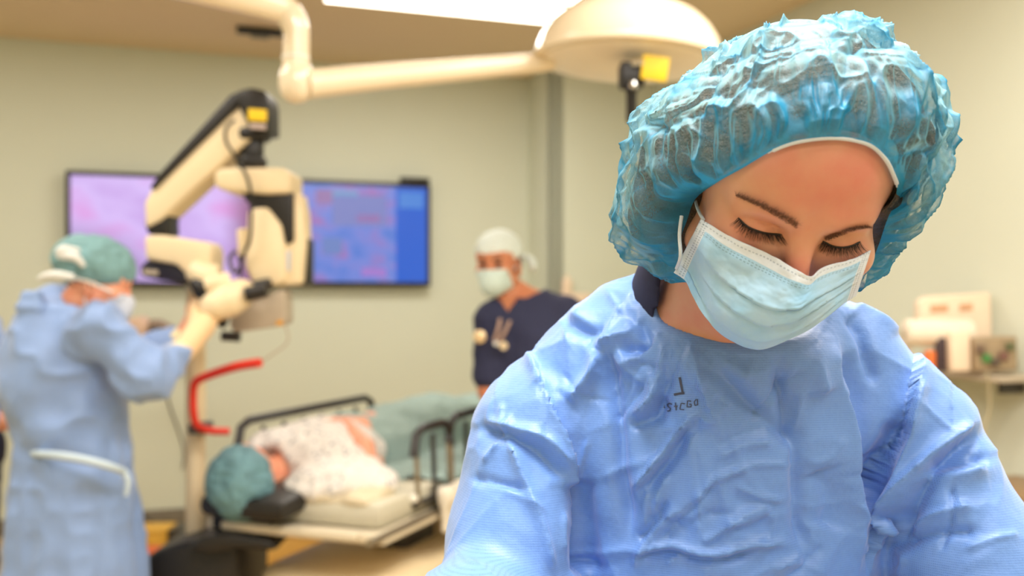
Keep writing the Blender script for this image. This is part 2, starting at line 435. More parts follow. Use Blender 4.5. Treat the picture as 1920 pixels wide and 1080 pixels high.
def sheer_mat(name, rgb, deep, a0=.45, a1=.97, pat=True):
    # thin non-woven cap cloth: see-through face on, denser where it turns away or gathers
    m = bpy.data.materials.new(name); m.use_nodes = True; nt = m.node_tree; nt.nodes.clear()
    out = nd(nt, 'ShaderNodeOutputMaterial'); tr = nd(nt, 'ShaderNodeBsdfTransparent'); df = nd(nt, 'ShaderNodeBsdfDiffuse'); tl = nd(nt, 'ShaderNodeBsdfTranslucent'); gl = nd(nt, 'ShaderNodeBsdfGlossy')
    gl.inputs['Roughness'].default_value = .45; gl.inputs['Color'].default_value = (.8, .9, 1, 1)
    lw = nd(nt, 'ShaderNodeLayerWeight'); lw.inputs['Blend'].default_value = .5
    tc = nd(nt, 'ShaderNodeTexCoord'); no = nd(nt, 'ShaderNodeTexNoise'); no.inputs['Scale'].default_value = 60; no.inputs['Detail'].default_value = 6; no.inputs['Distortion'].default_value = .6
    nt.links.new(tc.outputs['Object'], no.inputs['Vector'])
    fb = nd(nt, 'ShaderNodeTexNoise'); fb.inputs['Scale'].default_value = 700; fb.inputs['Detail'].default_value = 2; nt.links.new(tc.outputs['Object'], fb.inputs['Vector'])
    mr = nd(nt, 'ShaderNodeMapRange', interpolation_type='SMOOTHSTEP'); mr.inputs[1].default_value = .08; mr.inputs[2].default_value = .75; mr.inputs[3].default_value = a0; mr.inputs[4].default_value = a1
    nt.links.new(lw.outputs['Facing'], mr.inputs[0])
    a2 = nd(nt, 'ShaderNodeMath', operation='MULTIPLY_ADD'); a2.inputs[1].default_value = .35; a2.inputs[2].default_value = -.17; nt.links.new(no.outputs['Fac'], a2.inputs[0])
    a3 = nd(nt, 'ShaderNodeMath', operation='ADD'); nt.links.new(mr.outputs[0], a3.inputs[0]); nt.links.new(a2.outputs[0], a3.inputs[1])
    a4 = nd(nt, 'ShaderNodeMath', operation='MULTIPLY_ADD'); a4.inputs[1].default_value = .35; a4.inputs[2].default_value = -.17; nt.links.new(fb.outputs['Fac'], a4.inputs[0])
    a5 = nd(nt, 'ShaderNodeMath', operation='ADD', use_clamp=True); nt.links.new(a3.outputs[0], a5.inputs[0]); nt.links.new(a4.outputs[0], a5.inputs[1])
    at = nd(nt, 'ShaderNodeAttribute', attribute_name='gather')
    a6 = nd(nt, 'ShaderNodeMath', operation='ADD', use_clamp=True); nt.links.new(a5.outputs[0], a6.inputs[0]); nt.links.new(at.outputs['Fac'], a6.inputs[1])
    cm = nd(nt, 'ShaderNodeMix', data_type='RGBA'); cm.inputs[6].default_value = (*lin(rgb), 1); cm.inputs[7].default_value = (*lin(deep), 1)
    g2 = nd(nt, 'ShaderNodeMath', operation='MULTIPLY', use_clamp=True); g2.inputs[1].default_value = 1.8; nt.links.new(at.outputs['Fac'], g2.inputs[0])
    nt.links.new(g2.outputs[0], cm.inputs[0])
    for s in (df, tl): nt.links.new(cm.outputs[2], s.inputs['Color'])
    m1 = nd(nt, 'ShaderNodeMixShader'); m1.inputs[0].default_value = .35; nt.links.new(df.outputs[0], m1.inputs[1]); nt.links.new(tl.outputs[0], m1.inputs[2])
    m2 = nd(nt, 'ShaderNodeMixShader'); m2.inputs[0].default_value = .06; nt.links.new(m1.outputs[0], m2.inputs[1]); nt.links.new(gl.outputs[0], m2.inputs[2])
    m3 = nd(nt, 'ShaderNodeMixShader'); nt.links.new(a6.outputs[0], m3.inputs[0]); nt.links.new(tr.outputs[0], m3.inputs[1]); nt.links.new(m2.outputs[0], m3.inputs[2])
    nt.links.new(m3.outputs[0], out.inputs[0])
    return m

# ---------------------------------------------------------------- room
m_wall = mat('wall paint', (215, 219, 203), .75, var=.02, vscale=3, spec=.2)
m_ceil = mat('ceiling paint', (228, 206, 172), .9, var=.02, vscale=3, spec=.1)
m_floor = mat('floor vinyl', (196, 168, 120), .35, var=.12, vscale=6, spec=.4)
m_base = mat('baseboard vinyl', (120, 112, 98), .5)
def quadobj(name, pts, m, kind='structure', thick=.08, nrm=None):
    bm = bmesh.new(); vs = [bm.verts.new(p) for p in pts]; bm.faces.new(vs)
    n = Vector(nrm)*thick
    r = bmesh.ops.extrude_face_region(bm, geom=bm.faces[:]); bmesh.ops.translate(bm, vec=n, verts=[v for v in r['geom'] if isinstance(v, bmesh.types.BMVert)])
    o = bmobj(name, bm, m); o['kind'] = kind; return o
PA = Vector((-2.157, 6.1, 0))
cA = Vector((.11, 6.9, 0)); cB = cA + NA*.45; cC = Vector((.959, 6.723, 0)); cC = cB + UA*.741
LW = PA - UA*2.6
def wallq(name, a, b, m=m_wall, z0=0, z1=CEIL, out=None):
    out = out or Vector((-(b-a).y, (b-a).x, 0)).normalized()
    return quadobj(name, [a+Vector((0, 0, z0)), b+Vector((0, 0, z0)), b+Vector((0, 0, z1)), a+Vector((0, 0, z1))], m, nrm=out)
endC = cC + NA*9.0; endL = LW + NA*9.2
wallq('wall_back', LW, cA); wallq('wall_pier', cA, cB); wallq('wall_back_right', cB, cC)
wallq('wall_right', cC, endC); wallq('wall_left', endL, LW); wallq('wall_front', endC, endL)
allp = [LW, cA+Vector((0, .1, 0)), cC, endC, endL]
quadobj('floor', [Vector((p.x, p.y, 0)) for p in (LW+UA*-.1-NA*.1, cC+UA*.4-NA*1.0, endC+UA*.4+NA*.1, endL-UA*.1+NA*.1)], m_floor, thick=.1, nrm=(0, 0, -1))
quadobj('ceiling', [Vector((p.x, p.y, CEIL)) for p in (LW+UA*-.1-NA*.1, cC+UA*.4-NA*1.0, endC+UA*.4+NA*.1, endL-UA*.1+NA*.1)], m_ceil, thick=.1, nrm=(0, 0, 1))
for nm, a, b in (('baseboard_back', LW, cA), ('baseboard_pier', cA, cB), ('baseboard_right', cC, endC)):
    d = (b-a).normalized(); n = Vector((d.y, -d.x, 0)); c = (a+b)/2 + n*.008
    o = box(nm, ((b-a).length, .016, .10), c+Vector((0, 0, .05)), m_base, None, math.atan2(d.y, d.x), .003); o['kind'] = 'structure'

m_panel = mat('light diffuser', (255, 244, 226), .5, var=0, emit=1); m_panel.node_tree.nodes['Principled BSDF'].inputs['Emission Strength'].default_value = 5.0
m_frame = mat('light frame', (190, 170, 140), .5)
m_white = mat('white enamel', (236, 232, 220), .4)
vis = ['first long ceiling light panel, glowing, above the back wall', 'second glowing ceiling light panel, mostly cut off at the top edge']
for i, (c, L, Wd, pw, cl) in enumerate(PANELS):
    t = thing('ceiling_light', (c.x, c.y, CEIL), ['long glowing ceiling light panel left of the surgical lamp dome', 'glowing ceiling light sliver at the top edge, beside the lamp dome', 'ceiling light panel near the left of the back wall', 'ceiling light above the gowned surgeon at the microscope', 'ceiling light above the right wall equipment shelf', 'ceiling light by the right wall, behind the woman', 'ceiling light straight above the woman, the brightest one', 'ceiling light near the right wall, outside the picture', 'ceiling light at the front of the room, outside the picture'][i], 'ceiling light', 'ceiling light panels')
    zz = Vector((0, 0, -.012))
    fr = box('frame', (L+.03, Wd+.03, .008), c+Vector((0, 0, -.0045)), m_frame, t, ANG, .002)
    box('diffuser', (L, Wd, .003), c+Vector((0, 0, -.0105)), m_panel, t, ANG, 0)

# ---------------------------------------------------------------- the woman in front
WQ = (-.057, .60, .15); WC = A(.222, .82, 1.482); WR = head_rot(*WQ)
def wl(P): return (P-WC)@WR
def w2(*p): return WC+WR@A(*p)
def wl2(P):
    q = wl(P); q[:, 2] = np.where(q[:, 2] < -.03, -.03+(q[:, 2]+.03)*1.17, q[:, 2]); return q
def head_w(P): return head_local(wl2(P), ears=False)
NB = A(.186, .965, 1.365)
n0 = w2(0, -.035, -.055)
def gown_core(P, g=0.0):
    t = sE(P, (.203, 1.035, 1.20), (.185+g, .125+g, .21+g))
    t = U(t, sC(P, (.145, 1.0, 1.345), (.035, 1.0, 1.288), .048+g, .050+g), .05)
    t = U(t, sC(P, (.290, 1.0, 1.345), (.385, 1.0, 1.280), .050+g, .052+g), .05)
    t = U(t, sC(P, (.155, 1.0, 1.372), (.09, 1.0, 1.335), .038+g, .046+g), .03)
    t = U(t, sC(P, (.275, 1.0, 1.372), (.33, 1.0, 1.335), .038+g, .046+g), .03)
    t = U(t, sE(P, (.210, .968, 1.330), (.108+g, .085+g, .056+g)), .03)
    t = U(t, sC(P, (.150, .985, 1.392), (.125, .99, 1.365), .030+g, .036+g), .03)
    t = U(t, sE(P, (.21, .985, 1.25), (.15+g, .085+g, .10+g)), .04)
    return t
def body_w(P):
    h = head_w(P)
    nk = U(sC(P, n0, NB, .047, .054), sC(P, w2(0, .005, -.075), NB+A(.01, -.02, -.01), .026, .04), .03)
    d = U(h, nk, .018)
    t = gown_core(P, -.024)
    d = U(d, t, .03)
    d = U(d, sC(P, (.205, 1.05, 1.10), (.205, 1.05, .90), .125, .14), .04)
    for a, b, c, e in (((.02, .99, 1.27), (-.01, .95, 1.06), (.13, .66, 1.0), 1), ((.405, .99, 1.26), (.45, .95, 1.04), (.30, .66, 1.0), -1)):
        d = U(d, sC(P, a, b, .036, .032), .02); d = U(d, sC(P, b, c, .034, .026), .02)
        c = A(*c); b_ = A(*b); f = (c-b_)/np.linalg.norm(c-b_)
        pm = c+f*.06; d = U(d, sB(P, pm, (.038, .045, .014), .013), .02)
        for k, (ox, ln) in enumerate(((-.027, .062), (-.009, .072), (.009, .067), (.026, .052))):
            r0 = pm+A(ox, -.035, 0); m1 = r0+A(ox*.25, -ln*.55, -.006-.003*k); m2 = m1+A(ox*.1, -ln*.45, -.022)
            d = U(d, U(sC(P, r0, m1, .0095, .0085), sC(P, m1, m2, .0085, .0075), .003), .004)
        th0 = pm+A(.034*e, .015, 0); th1 = th0+A(.026*e, -.035, -.008); th2 = th1+A(.003*e, -.03, -.008)
        d = U(d, U(sC(P, th0, th1, .0125, .0105), sC(P, th1, th2, .0105, .009), .003), .008)
    for s in (-1, 1):
        d = U(d, polycaps(P, [(.205+s*.08, 1.05, .86), (.205+s*.09, 1.04, .48), (.205+s*.09, 1.07, .10)], [.085, .055, .04], .03), .03)
        d = U(d, sE(P, (.205+s*.095, 1.02, .045), (.045, .12, .04)), .03)
    return d
m_skin = skin_mat('skin', (216, 164, 134), (214, 124, 110), [(w2(.012, .085, .058), .06, .45), (w2(0, .112, -.025), .03, .8), (w2(.045, .08, -.02), .035, .3), (w2(-.045, .08, -.02), .035, .35)])
woman = thing('person', (.205, 1.03, 0), 'woman in front looking down, in a blue gown, sheer bouffant cap and pale mask', 'person')
zax = axis([(0, .94, .02), (.94, 1.08, .006), (1.08, 1.36, .012), (1.36, 1.60, .0016), (1.60, 1.66, .01)])
xax = axis([(-.12, .10, .010), (.10, .33, .0016), (.33, .56, .010)])
yax = axis([(.42, .70, .008), (.70, .86, .0016), (.86, 1.28, .008)])
body = sdfmesh('body', body_w, xax, yax, zax, m_skin, woman)

# --- gown
FOLDS = [
 # kind, width px, amplitude mm, points (photo frame)
 ('s', 18, 6, [(1000, 655), (1030, 760), (1060, 850), (1075, 930), (1092, 1080)]),      # right-arm seam overlap
 ('v', 26, -12, [(1078, 900), (1090, 980), (1105, 1080)]),
 ('r', 10, 5, [(905, 795), (960, 798), (1020, 830), (1055, 880)]),
 ('v', 14, -6, [(893, 806), (950, 812), (1005, 845), (1045, 895)]),
 ('r', 8, 4, [(985, 650), (1000, 690), (1012, 730)]),
 ('v', 14, -6, [(1000, 640), (985, 655), (960, 665), (915, 700)]),
 ('r', 16, 5, [(1060, 590), (1120, 620), (1140, 650)]),
 ('v', 14, -6, [(1055, 600), (1100, 620), (1135, 630)]),
 ('r', 14, 7, [(1130, 660), (1110, 700), (1080, 735), (1062, 750)]),
 ('v', 12, -6, [(1142, 640), (1150, 720), (1160, 800), (1168, 900), (1180, 1000)]),
 ('r', 12, 5, [(1180, 560), (1195, 610), (1150, 640), (1125, 655)]),
 ('v', 10, -5, [(1200, 600), (1215, 640), (1165, 655)]),
 ('r', 9, 5, [(1250, 640), (1238, 700), (1225, 750), (1200, 775)]),
 ('v', 12, -5, [(1258, 650), (1246, 720), (1240, 800)]),
 ('r', 8, 5, [(1190, 780), (1215, 762), (1225, 730), (1212, 700)]),
 ('v', 10, -4, [(1180, 800), (1225, 785), (1238, 755)]),
 ('r', 7, 6, [(1300, 775), (1265, 820), (1225, 870), (1185, 920)]),
 ('v', 11, -5, [(1312, 782), (1278, 832), (1238, 885), (1196, 930)]),
 ('r', 7, 4, [(1290, 640), (1310, 700), (1325, 750), (1345, 790)]),
 ('v', 18, -5, [(1320, 660), (1380, 740), (1440, 790), (1500, 830)]),
 ('r', 22, 4, [(1180, 600), (1160, 640), (1180, 690)]),
 ('r', 9, 4, [(1240, 620), (1220, 650), (1180, 680)]),
 ('v', 20, -7, [(1455, 650), (1470, 720), (1490, 820), (1500, 930), (1510, 1060)]),
 ('r', 20, 6, [(1555, 640), (1570, 720), (1600, 820), (1610, 940), (1610, 1050)]),
 ('v', 22, -9, [(1580, 660), (1610, 750), (1630, 850), (1640, 950)]),
 ('s', -16, 6, [(1716, 640), (1710, 720), (1690, 810), (1660, 900), (1645, 980), (1630, 1080)]),
 ('v', 18, -10, [(1690, 790), (1665, 880), (1645, 960)]),
 ('r', 14, 7, [(1728, 720), (1700, 850), (1670, 950), (1655, 1000)]),
 ('r', 12, 9, [(1822, 795), (1780, 825), (1730, 870), (1685, 930), (1655, 1000)]),
 ('v', 20, -11, [(1838, 815), (1790, 850), (1745, 895), (1700, 960), (1668, 1040)]),
 ('r', 16, 7, [(1850, 870), (1780, 885), (1720, 905), (1680, 960)]),
 ('v', 12, -6, [(1858, 855), (1800, 868), (1740, 880)]),
 ('r', 10, 4, [(1600, 575), (1640, 600), (1680, 625)]),
 ('v', 10, -5, [(1590, 590), (1620, 640), (1640, 720)]),
 ('r', 16, 5, [(1540, 620), (1530, 680), (1545, 740)]),
 ('v', 30, -6, [(1540, 880), (1560, 930), (1555, 1000)]),
 ('r', 7, 5, [(1200, 1035), (1260, 1020), (1330, 1035), (1400, 1022), (1470, 1020)]),
 ('v', 9, -4, [(1190, 1046), (1260, 1034), (1340, 1048), (1420, 1036)]),
 ('r', 7, 4, [(1320, 1015), (1360, 985), (1400, 960), (1440, 948)]),
 ('r', 8, 4, [(1260, 960), (1220, 1000), (1190, 1060)]),
 ('v', 9, -4, [(1250, 940), (1222, 985), (1200, 1010)]),
 ('r', 7, 3, [(1350, 860), (1400, 835), (1450, 830)]),
 ('r', 6, 3, [(1300, 940), (1340, 900), (1400, 880)]),
 ('r', 8, 4, [(960, 820), (985, 900), (1010, 980), (1040, 1060)]),
 ('v', 9, -3, [(890, 900), (930, 905), (990, 920)]),
 ('r', 10, 4, [(1700, 990), (1760, 960), (1820, 950)]),
 ('v', 10, -4, [(1690, 1020), (1750, 1000), (1830, 995)]),
 ('r', 8, 4, [(1670, 1030), (1690, 1050), (1680, 1080)]),
]
_r = np.random.default_rng(11)
for cx_, cy_, sx_, sy_, a0_, n_ in ((1170, 650, 70, 60, 1.2, 16), (1260, 720, 60, 60, 2.0, 8), (1380, 960, 120, 60, -.5, 12), (1000, 900, 60, 110, 1.3, 8), (1500, 720, 90, 80, 1.6, 8), (1780, 900, 80, 90, -.6, 9), (1240, 900, 70, 80, -.9, 8)):
    for _ in range(n_):
        x_, y_ = cx_+_r.normal()*sx_, cy_+_r.normal()*sy_; a_ = a0_+_r.normal()*.5; l_ = _r.uniform(25, 80); k_ = _r.normal()*10
        FOLDS.append(('r' if _r.random() < .65 else 'v', _r.uniform(4.5, 8), 0, [(x_-l_*math.cos(a_), y_-l_*math.sin(a_)), (x_-k_*math.sin(a_), y_+k_*math.cos(a_)), (x_+l_*math.cos(a_), y_+l_*math.sin(a_))]))
        f_ = FOLDS[-1]; FOLDS[-1] = (f_[0], f_[1], (1 if f_[0] == 'r' else -1)*_r.uniform(1.2, 2.6), f_[3])
NECK = [(1192, 520), (1208, 556), (1240, 590), (1280, 612), (1330, 634), (1380, 650), (1430, 660), (1490, 655), (1540, 625), (1580, 590), (1600, 560)]
def seg_d(px, pts):
    best = np.full(len(px), 1e9); sg = np.zeros(len(px)); tt = np.zeros(len(px)); pts = np.array([[p[0], p[1]] for p in catmull([(a, b, 0) for a, b in pts], 4)])
    n = len(pts)-1
    for i in range(n):
        a, b = pts[i], pts[i+1]; ab = b-a; t = np.clip(((px-a)@ab)/(ab@ab), 0, 1); q = px-a-t[:, None]*ab; d = np.hypot(q[:, 0], q[:, 1])
        m = d < best; best[m] = d[m]; sg[m] = np.sign(ab[0]*q[m, 1]-ab[1]*q[m, 0]); tt[m] = (i+t[m])/n
    return best, sg, tt
def gown_folds(V, N):
    ref = .97
    px = np.stack([960+V[:, 0]*FPX/V[:, 1], HZ-(V[:, 2]-CAMZ)*FPX/V[:, 1]], 1)
    front = np.clip((-N[:, 1])*1.6+.25, 0, 1)
    # warp gives the strokes a natural wander
    wx = vnoise(V*26, 3)*5; wy = vnoise(V*26, 9)*5; pw = px+np.stack([wx, wy], 1)
    D = np.zeros(len(V))
    for kind, w, amp, pts in FOLDS:
        bb = np.array(pts); R = abs(w)*3.5+10
        m = (px[:, 0] > bb[:, 0].min()-R) & (px[:, 0] < bb[:, 0].max()+R) & (px[:, 1] > bb[:, 1].min()-R) & (px[:, 1] < bb[:, 1].max()+R) & (front > 0)
        if not m.any(): continue
        d, sg, t = seg_d(pw[m], pts); taper = np.clip(np.minimum(t, 1-t)*6+(0 if kind == 's' else .25), 0, 1)
        if kind == 'r': g = np.exp(-(d/w)**1.25)
        elif kind == 'v': g = np.exp(-(d/w)**1.6)
        else:
            s = sg*np.sign(w); aw = abs(w); g = np.where(s > 0, np.exp(-d/(aw*2.2)), -np.exp(-d/(aw*.8))*.6)
        D[m] += 1.9*amp*.001*g*taper*front[m]
    # crumple left by the packing folds, stronger round the neck and the upper chest
    k = .35+.9*np.exp(-(((px[:, 0]-1190)/170)**2+((px[:, 1]-660)/150)**2))+.5*np.exp(-(((px[:, 0]-1300)/220)**2+((px[:, 1]-980)/120)**2))
    q = V*A(14, 14, 12)+np.stack([vnoise(V*8, 1), vnoise(V*8, 2), vnoise(V*8, 5)], 1)*.9
    f1, f2 = worley(q, 4); D += .0075*(f1-.3)*k+.0030*k*np.clip(1-np.sqrt(f2)+np.sqrt(f1), 0, 1)**8
    q = V*A(34, 34, 24)+np.stack([vnoise(V*20, 1), vnoise(V*20, 2), vnoise(V*20, 5)], 1)*.8
    f1, f2 = worley(q, 8); D += .0030*(f1-.3)*k+.0016*k*(1-np.abs(vnoise(V*A(18, 18, 11)+.8*np.stack([vnoise(V*9, 21)]*3, 1), 22))*2)
    D += .004*vnoise(V*A(16, 16, 6), 12)
    # neckline binding with its stitched edge
    c = cut_w(V); D *= np.clip((c-.006)/.030, .06, 1); near = c < .05
    D += np.where(near, .0016*np.clip((.0150-c)/.002, 0, 1)-.0016*np.exp(-((c-.0125)/.0012)**2), 0)
    return V+N*D[:, None]
def cut_w(P, g=0.0):
    return U(sE(P, (.232, .92, 1.412), (.076+g, .12+g, .058+g)), sC(P, NB+A(.006, .01, .0), w2(0, -.03, -.02), .058+g, .080+g), .03)
def sleeves(P):
    a = U(sC(P, (.022, .985, 1.262), (.002, .955, 1.15), .060, .061), sC(P, (.002, .955, 1.15), (-.004, .93, 1.06), .061, .072), .03)
    a = U(a, sE(P, (-.035, .86, 1.112), (.055, .075, .048)), .03)
    a = U(a, sC(P, (-.004, .93, 1.055), (.12, .66, 1.0), .062, .040), .04)
    b = U(sC(P, (.402, .985, 1.255), (.440, .955, 1.13), .058, .068), sC(P, (.440, .955, 1.13), (.450, .93, 1.05), .068, .076), .03)
    b = U(b, sC(P, (.450, .93, 1.045), (.30, .66, 1.0), .066, .040), .04)
    return np.minimum(a, b)
def gown_w(P):
    d = gown_core(P)
    sk = sC(P*A(1, 1.25, 1), (.205, 1.31, 1.10), (.205, 1.31, .42), .165, .24)
    sk = I_(sk, .36-P[:, 2], .004)
    d = U(d, sk, .06)
    d = U(d, sleeves(P), .012)
    return S_(d, cut_w(P), .004)
m_gown = dimple_mat('surgical gown cloth', (114, 160, 234), (44, 92, 188), 480, .42)
gown = sdfmesh('gown', gown_w, axis([(-.14, .54, .0028)]), axis([(.60, .84, .006), (.84, 1.06, .0028), (1.06, 1.40, .014)]), axis([(.34, .94, .025), (.94, 1.08, .006), (1.08, 1.46, .0028)]), m_gown, woman, disp=gown_folds)
gown['label'] = 'light blue non-woven surgical gown with creases'
m_navy = mat('navy cotton', (38, 42, 74), .8, var=.15, vscale=200)
def shirt_w(P):
    d = U(gown_core(P, -.011), sC(P, NB+A(-.008, .02, -.01), NB+A(-.012, .0, .035), .059, .056), .02)
    d = I_(d, sE(P, (.165, .95, 1.40), (.085, .13, .07)), .002)
    return S_(I_(d, P[:, 2]-1.425, .002), U(cut_w(P, -.007), sC(P, NB, n0, .058, .06), .01), .003)
shirt = sdfmesh('undershirt', shirt_w, axis([(.04, .40, .004)]), axis([(.86, 1.16, .004)]), axis([(1.25, 1.44, .004)]), m_navy, woman)

# ink mark on the chest, seen reversed through the cloth
m_ink = mat('faded grey ink', (74, 80, 102), .8, var=.2, vscale=900)
def marks(name, strokes, w, surf_off, m, parent):
    V = []; F = []
    dg = bpy.context.evaluated_depsgraph_get(); 
    from mathutils.bvhtree import BVHTree
    bv = BVHTree.FromPolygons([v.co for v in gown.data.vertices], [p.vertices for p in gown.data.polygons])
    for st in strokes:
        pts = []
        for i in range(len(st)-1):
            for k in range(5): pts.append((st[i][0]+(st[i+1][0]-st[i][0])*k/5, st[i][1]+(st[i+1][1]-st[i][1])*k/5))
        pts.append(st[-1])
        n = len(pts); base = len(V)
        for i, p in enumerate(pts):
            a = pts[max(i-1, 0)]; b = pts[min(i+1, n-1)]; dx, dy = b[0]-a[0], b[1]-a[1]; l = math.hypot(dx, dy)+1e-6; nx_, ny_ = -dy/l*w/2, dx/l*w/2
            for s in (-1, 1):
                D = Vector(rays((p[0]+s*nx_, p[1]+s*ny_))[0]).normalized()
                loc, nr, _, _ = bv.ray_cast(Vector((0, 0, CAMZ)), D)
                if loc is None: loc = Wp(p[0], p[1], .93); nr = Vector((0, -1, 0))
                if nr.y > 0: nr = -nr
                V.append(loc+nr*surf_off)
        for i in range(n-1): F.append((base+2*i, base+2*i+1, base+2*i+3, base+2*i+2))
    return npmesh(name, V, F, m, parent, sm=False)
INK = [[(1275, 707), (1278, 724), (1281, 739)], [(1264, 740), (1274, 738), (1284, 737)]]
INK2 = [[(1245, 759), (1247, 766)], [(1261, 758), (1256, 756), (1252, 759), (1254, 763), (1258, 765), (1257, 770), (1252, 771)],
        [(1267, 755), (1268, 769)], [(1264, 762), (1271, 761)], [(1284, 757), (1277, 756), (1275, 767), (1283, 768)],
        [(1296, 752), (1289, 751), (1288, 763), (1296, 763), (1296, 758), (1292, 758)], [(1306, 748), (1302, 753), (1303, 760), (1309, 759), (1308, 748)]]
mk = marks('ink_stamp', INK, 4.5, .0006, m_ink, woman); mk['label'] = 'grey reversed letter mark stamped on the gown chest'
marks('ink_lettering', INK2, 2.0, .0006, m_ink, woman)['label'] = 'small row of faded letters on the gown chest'

# --- cap and hair: one set of directions from the gathered band to the crown
CC = A(.229, .845, 1.512)
OUT = [(1560, 44), (1480, 52), (1400, 64), (1330, 98), (1270, 150), (1215, 190), (1175, 250), (1163, 320), (1138, 390), (1133, 436), (1150, 490), (1190, 522), (1240, 546), (1300, 558), (1360, 560), (1450, 580), (1540, 570), (1600, 548), (1630, 535), (1680, 510), (1712, 460), (1718, 400), (1738, 360), (1768, 305), (1772, 255), (1742, 225), (1732, 184), (1708, 146), (1672, 108), (1634, 76), (1600, 52)]
ccp = A(960+CC[0]*FPX/CC[1], HZ-(CC[2]-CAMZ)*FPX/CC[1])
oa = []
for x, y in OUT:
    dx, dy = x-ccp[0], ccp[1]-y; oa.append((math.atan2(dy, dx), math.hypot(dx, dy)*CC[1]/FPX*.968))
oa.sort(); oang = np.array([a for a, _ in oa]); orad = np.array([r for _, r in oa])
def Renv(D):
    th = np.arctan2(D[:, 2], D[:, 0]); ro = np.interp(th, oang, orad, period=2*math.pi)
    ro = sum(np.interp(th+o, oang, orad, period=2*math.pi) for o in (-.06, -.03, 0, .03, .06))/5
    s = np.clip(np.abs(D[:, 1]), 0, 1); c = np.sqrt(1-s*s); rf = np.where(D[:, 1] < 0, .146, .140)
    return 1/np.sqrt((c/ro)**2+(s/rf)**2)
BAND_A = [(1292, 524, .862), (1277, 492, .845)]
BAND = [(1277, 450), (1290, 412), (1306, 372), (1345, 342), (1393, 315), (1440, 287), (1480, 270), (1525, 261), (1568, 259), (1605, 264), (1635, 275), (1660, 300), (1674, 328), (1680, 350), (1673, 385), (1660, 415)]
BAND_B = [(1645, 460, .825), (1628, 500, .85), (1602, 543, .865)]
def nearest(px, off):
    D = rays(px); O3 = np.repeat(CAM0[None], len(D), 0); bd_ = np.full(len(D), 1e9); out = np.zeros((len(D), 3)); done = np.zeros(len(D), bool)
    for y in np.linspace(.60, .95, 351):
        P = O3+D*y; d = head_w(P)-off; m = (d < bd_) & ~done; bd_[m] = d[m]; out[m] = P[m]; done |= d < 0
    return out
hp = nearest(BAND, .004)
loop = [Wp(*p) for p in BAND_A]+[Vector(p) for p in hp]+[Wp(*p) for p in BAND_B]+[Vector(w2(*p)) for p in ((.055, -.080, -.078), (0, -.098, -.072), (-.045, -.085, -.082))]
band_c = catmull(loop, 12, True)
Bp = np.array([list(p) for p in band_c]); seglen = np.linalg.norm(np.roll(Bp, -1, 0)-Bp, axis=1); cum = np.concatenate([[0], np.cumsum(seglen)])
NT, NS = 1000, 230
tq = np.linspace(0, cum[-1], NT, endpoint=False); Bq = np.stack([np.interp(tq, cum, np.append(Bp[:, k], Bp[0, k])) for k in range(3)], 1)
bd = Bq-CC; rb = np.linalg.norm(bd, axis=1); bd /= rb[:, None]
apex = -(bd.mean(0)); apex = apex/np.linalg.norm(apex); apex = apex+A(0, 0, .25); apex /= np.linalg.norm(apex)
om = np.arccos(np.clip(bd@apex, -1, 1))
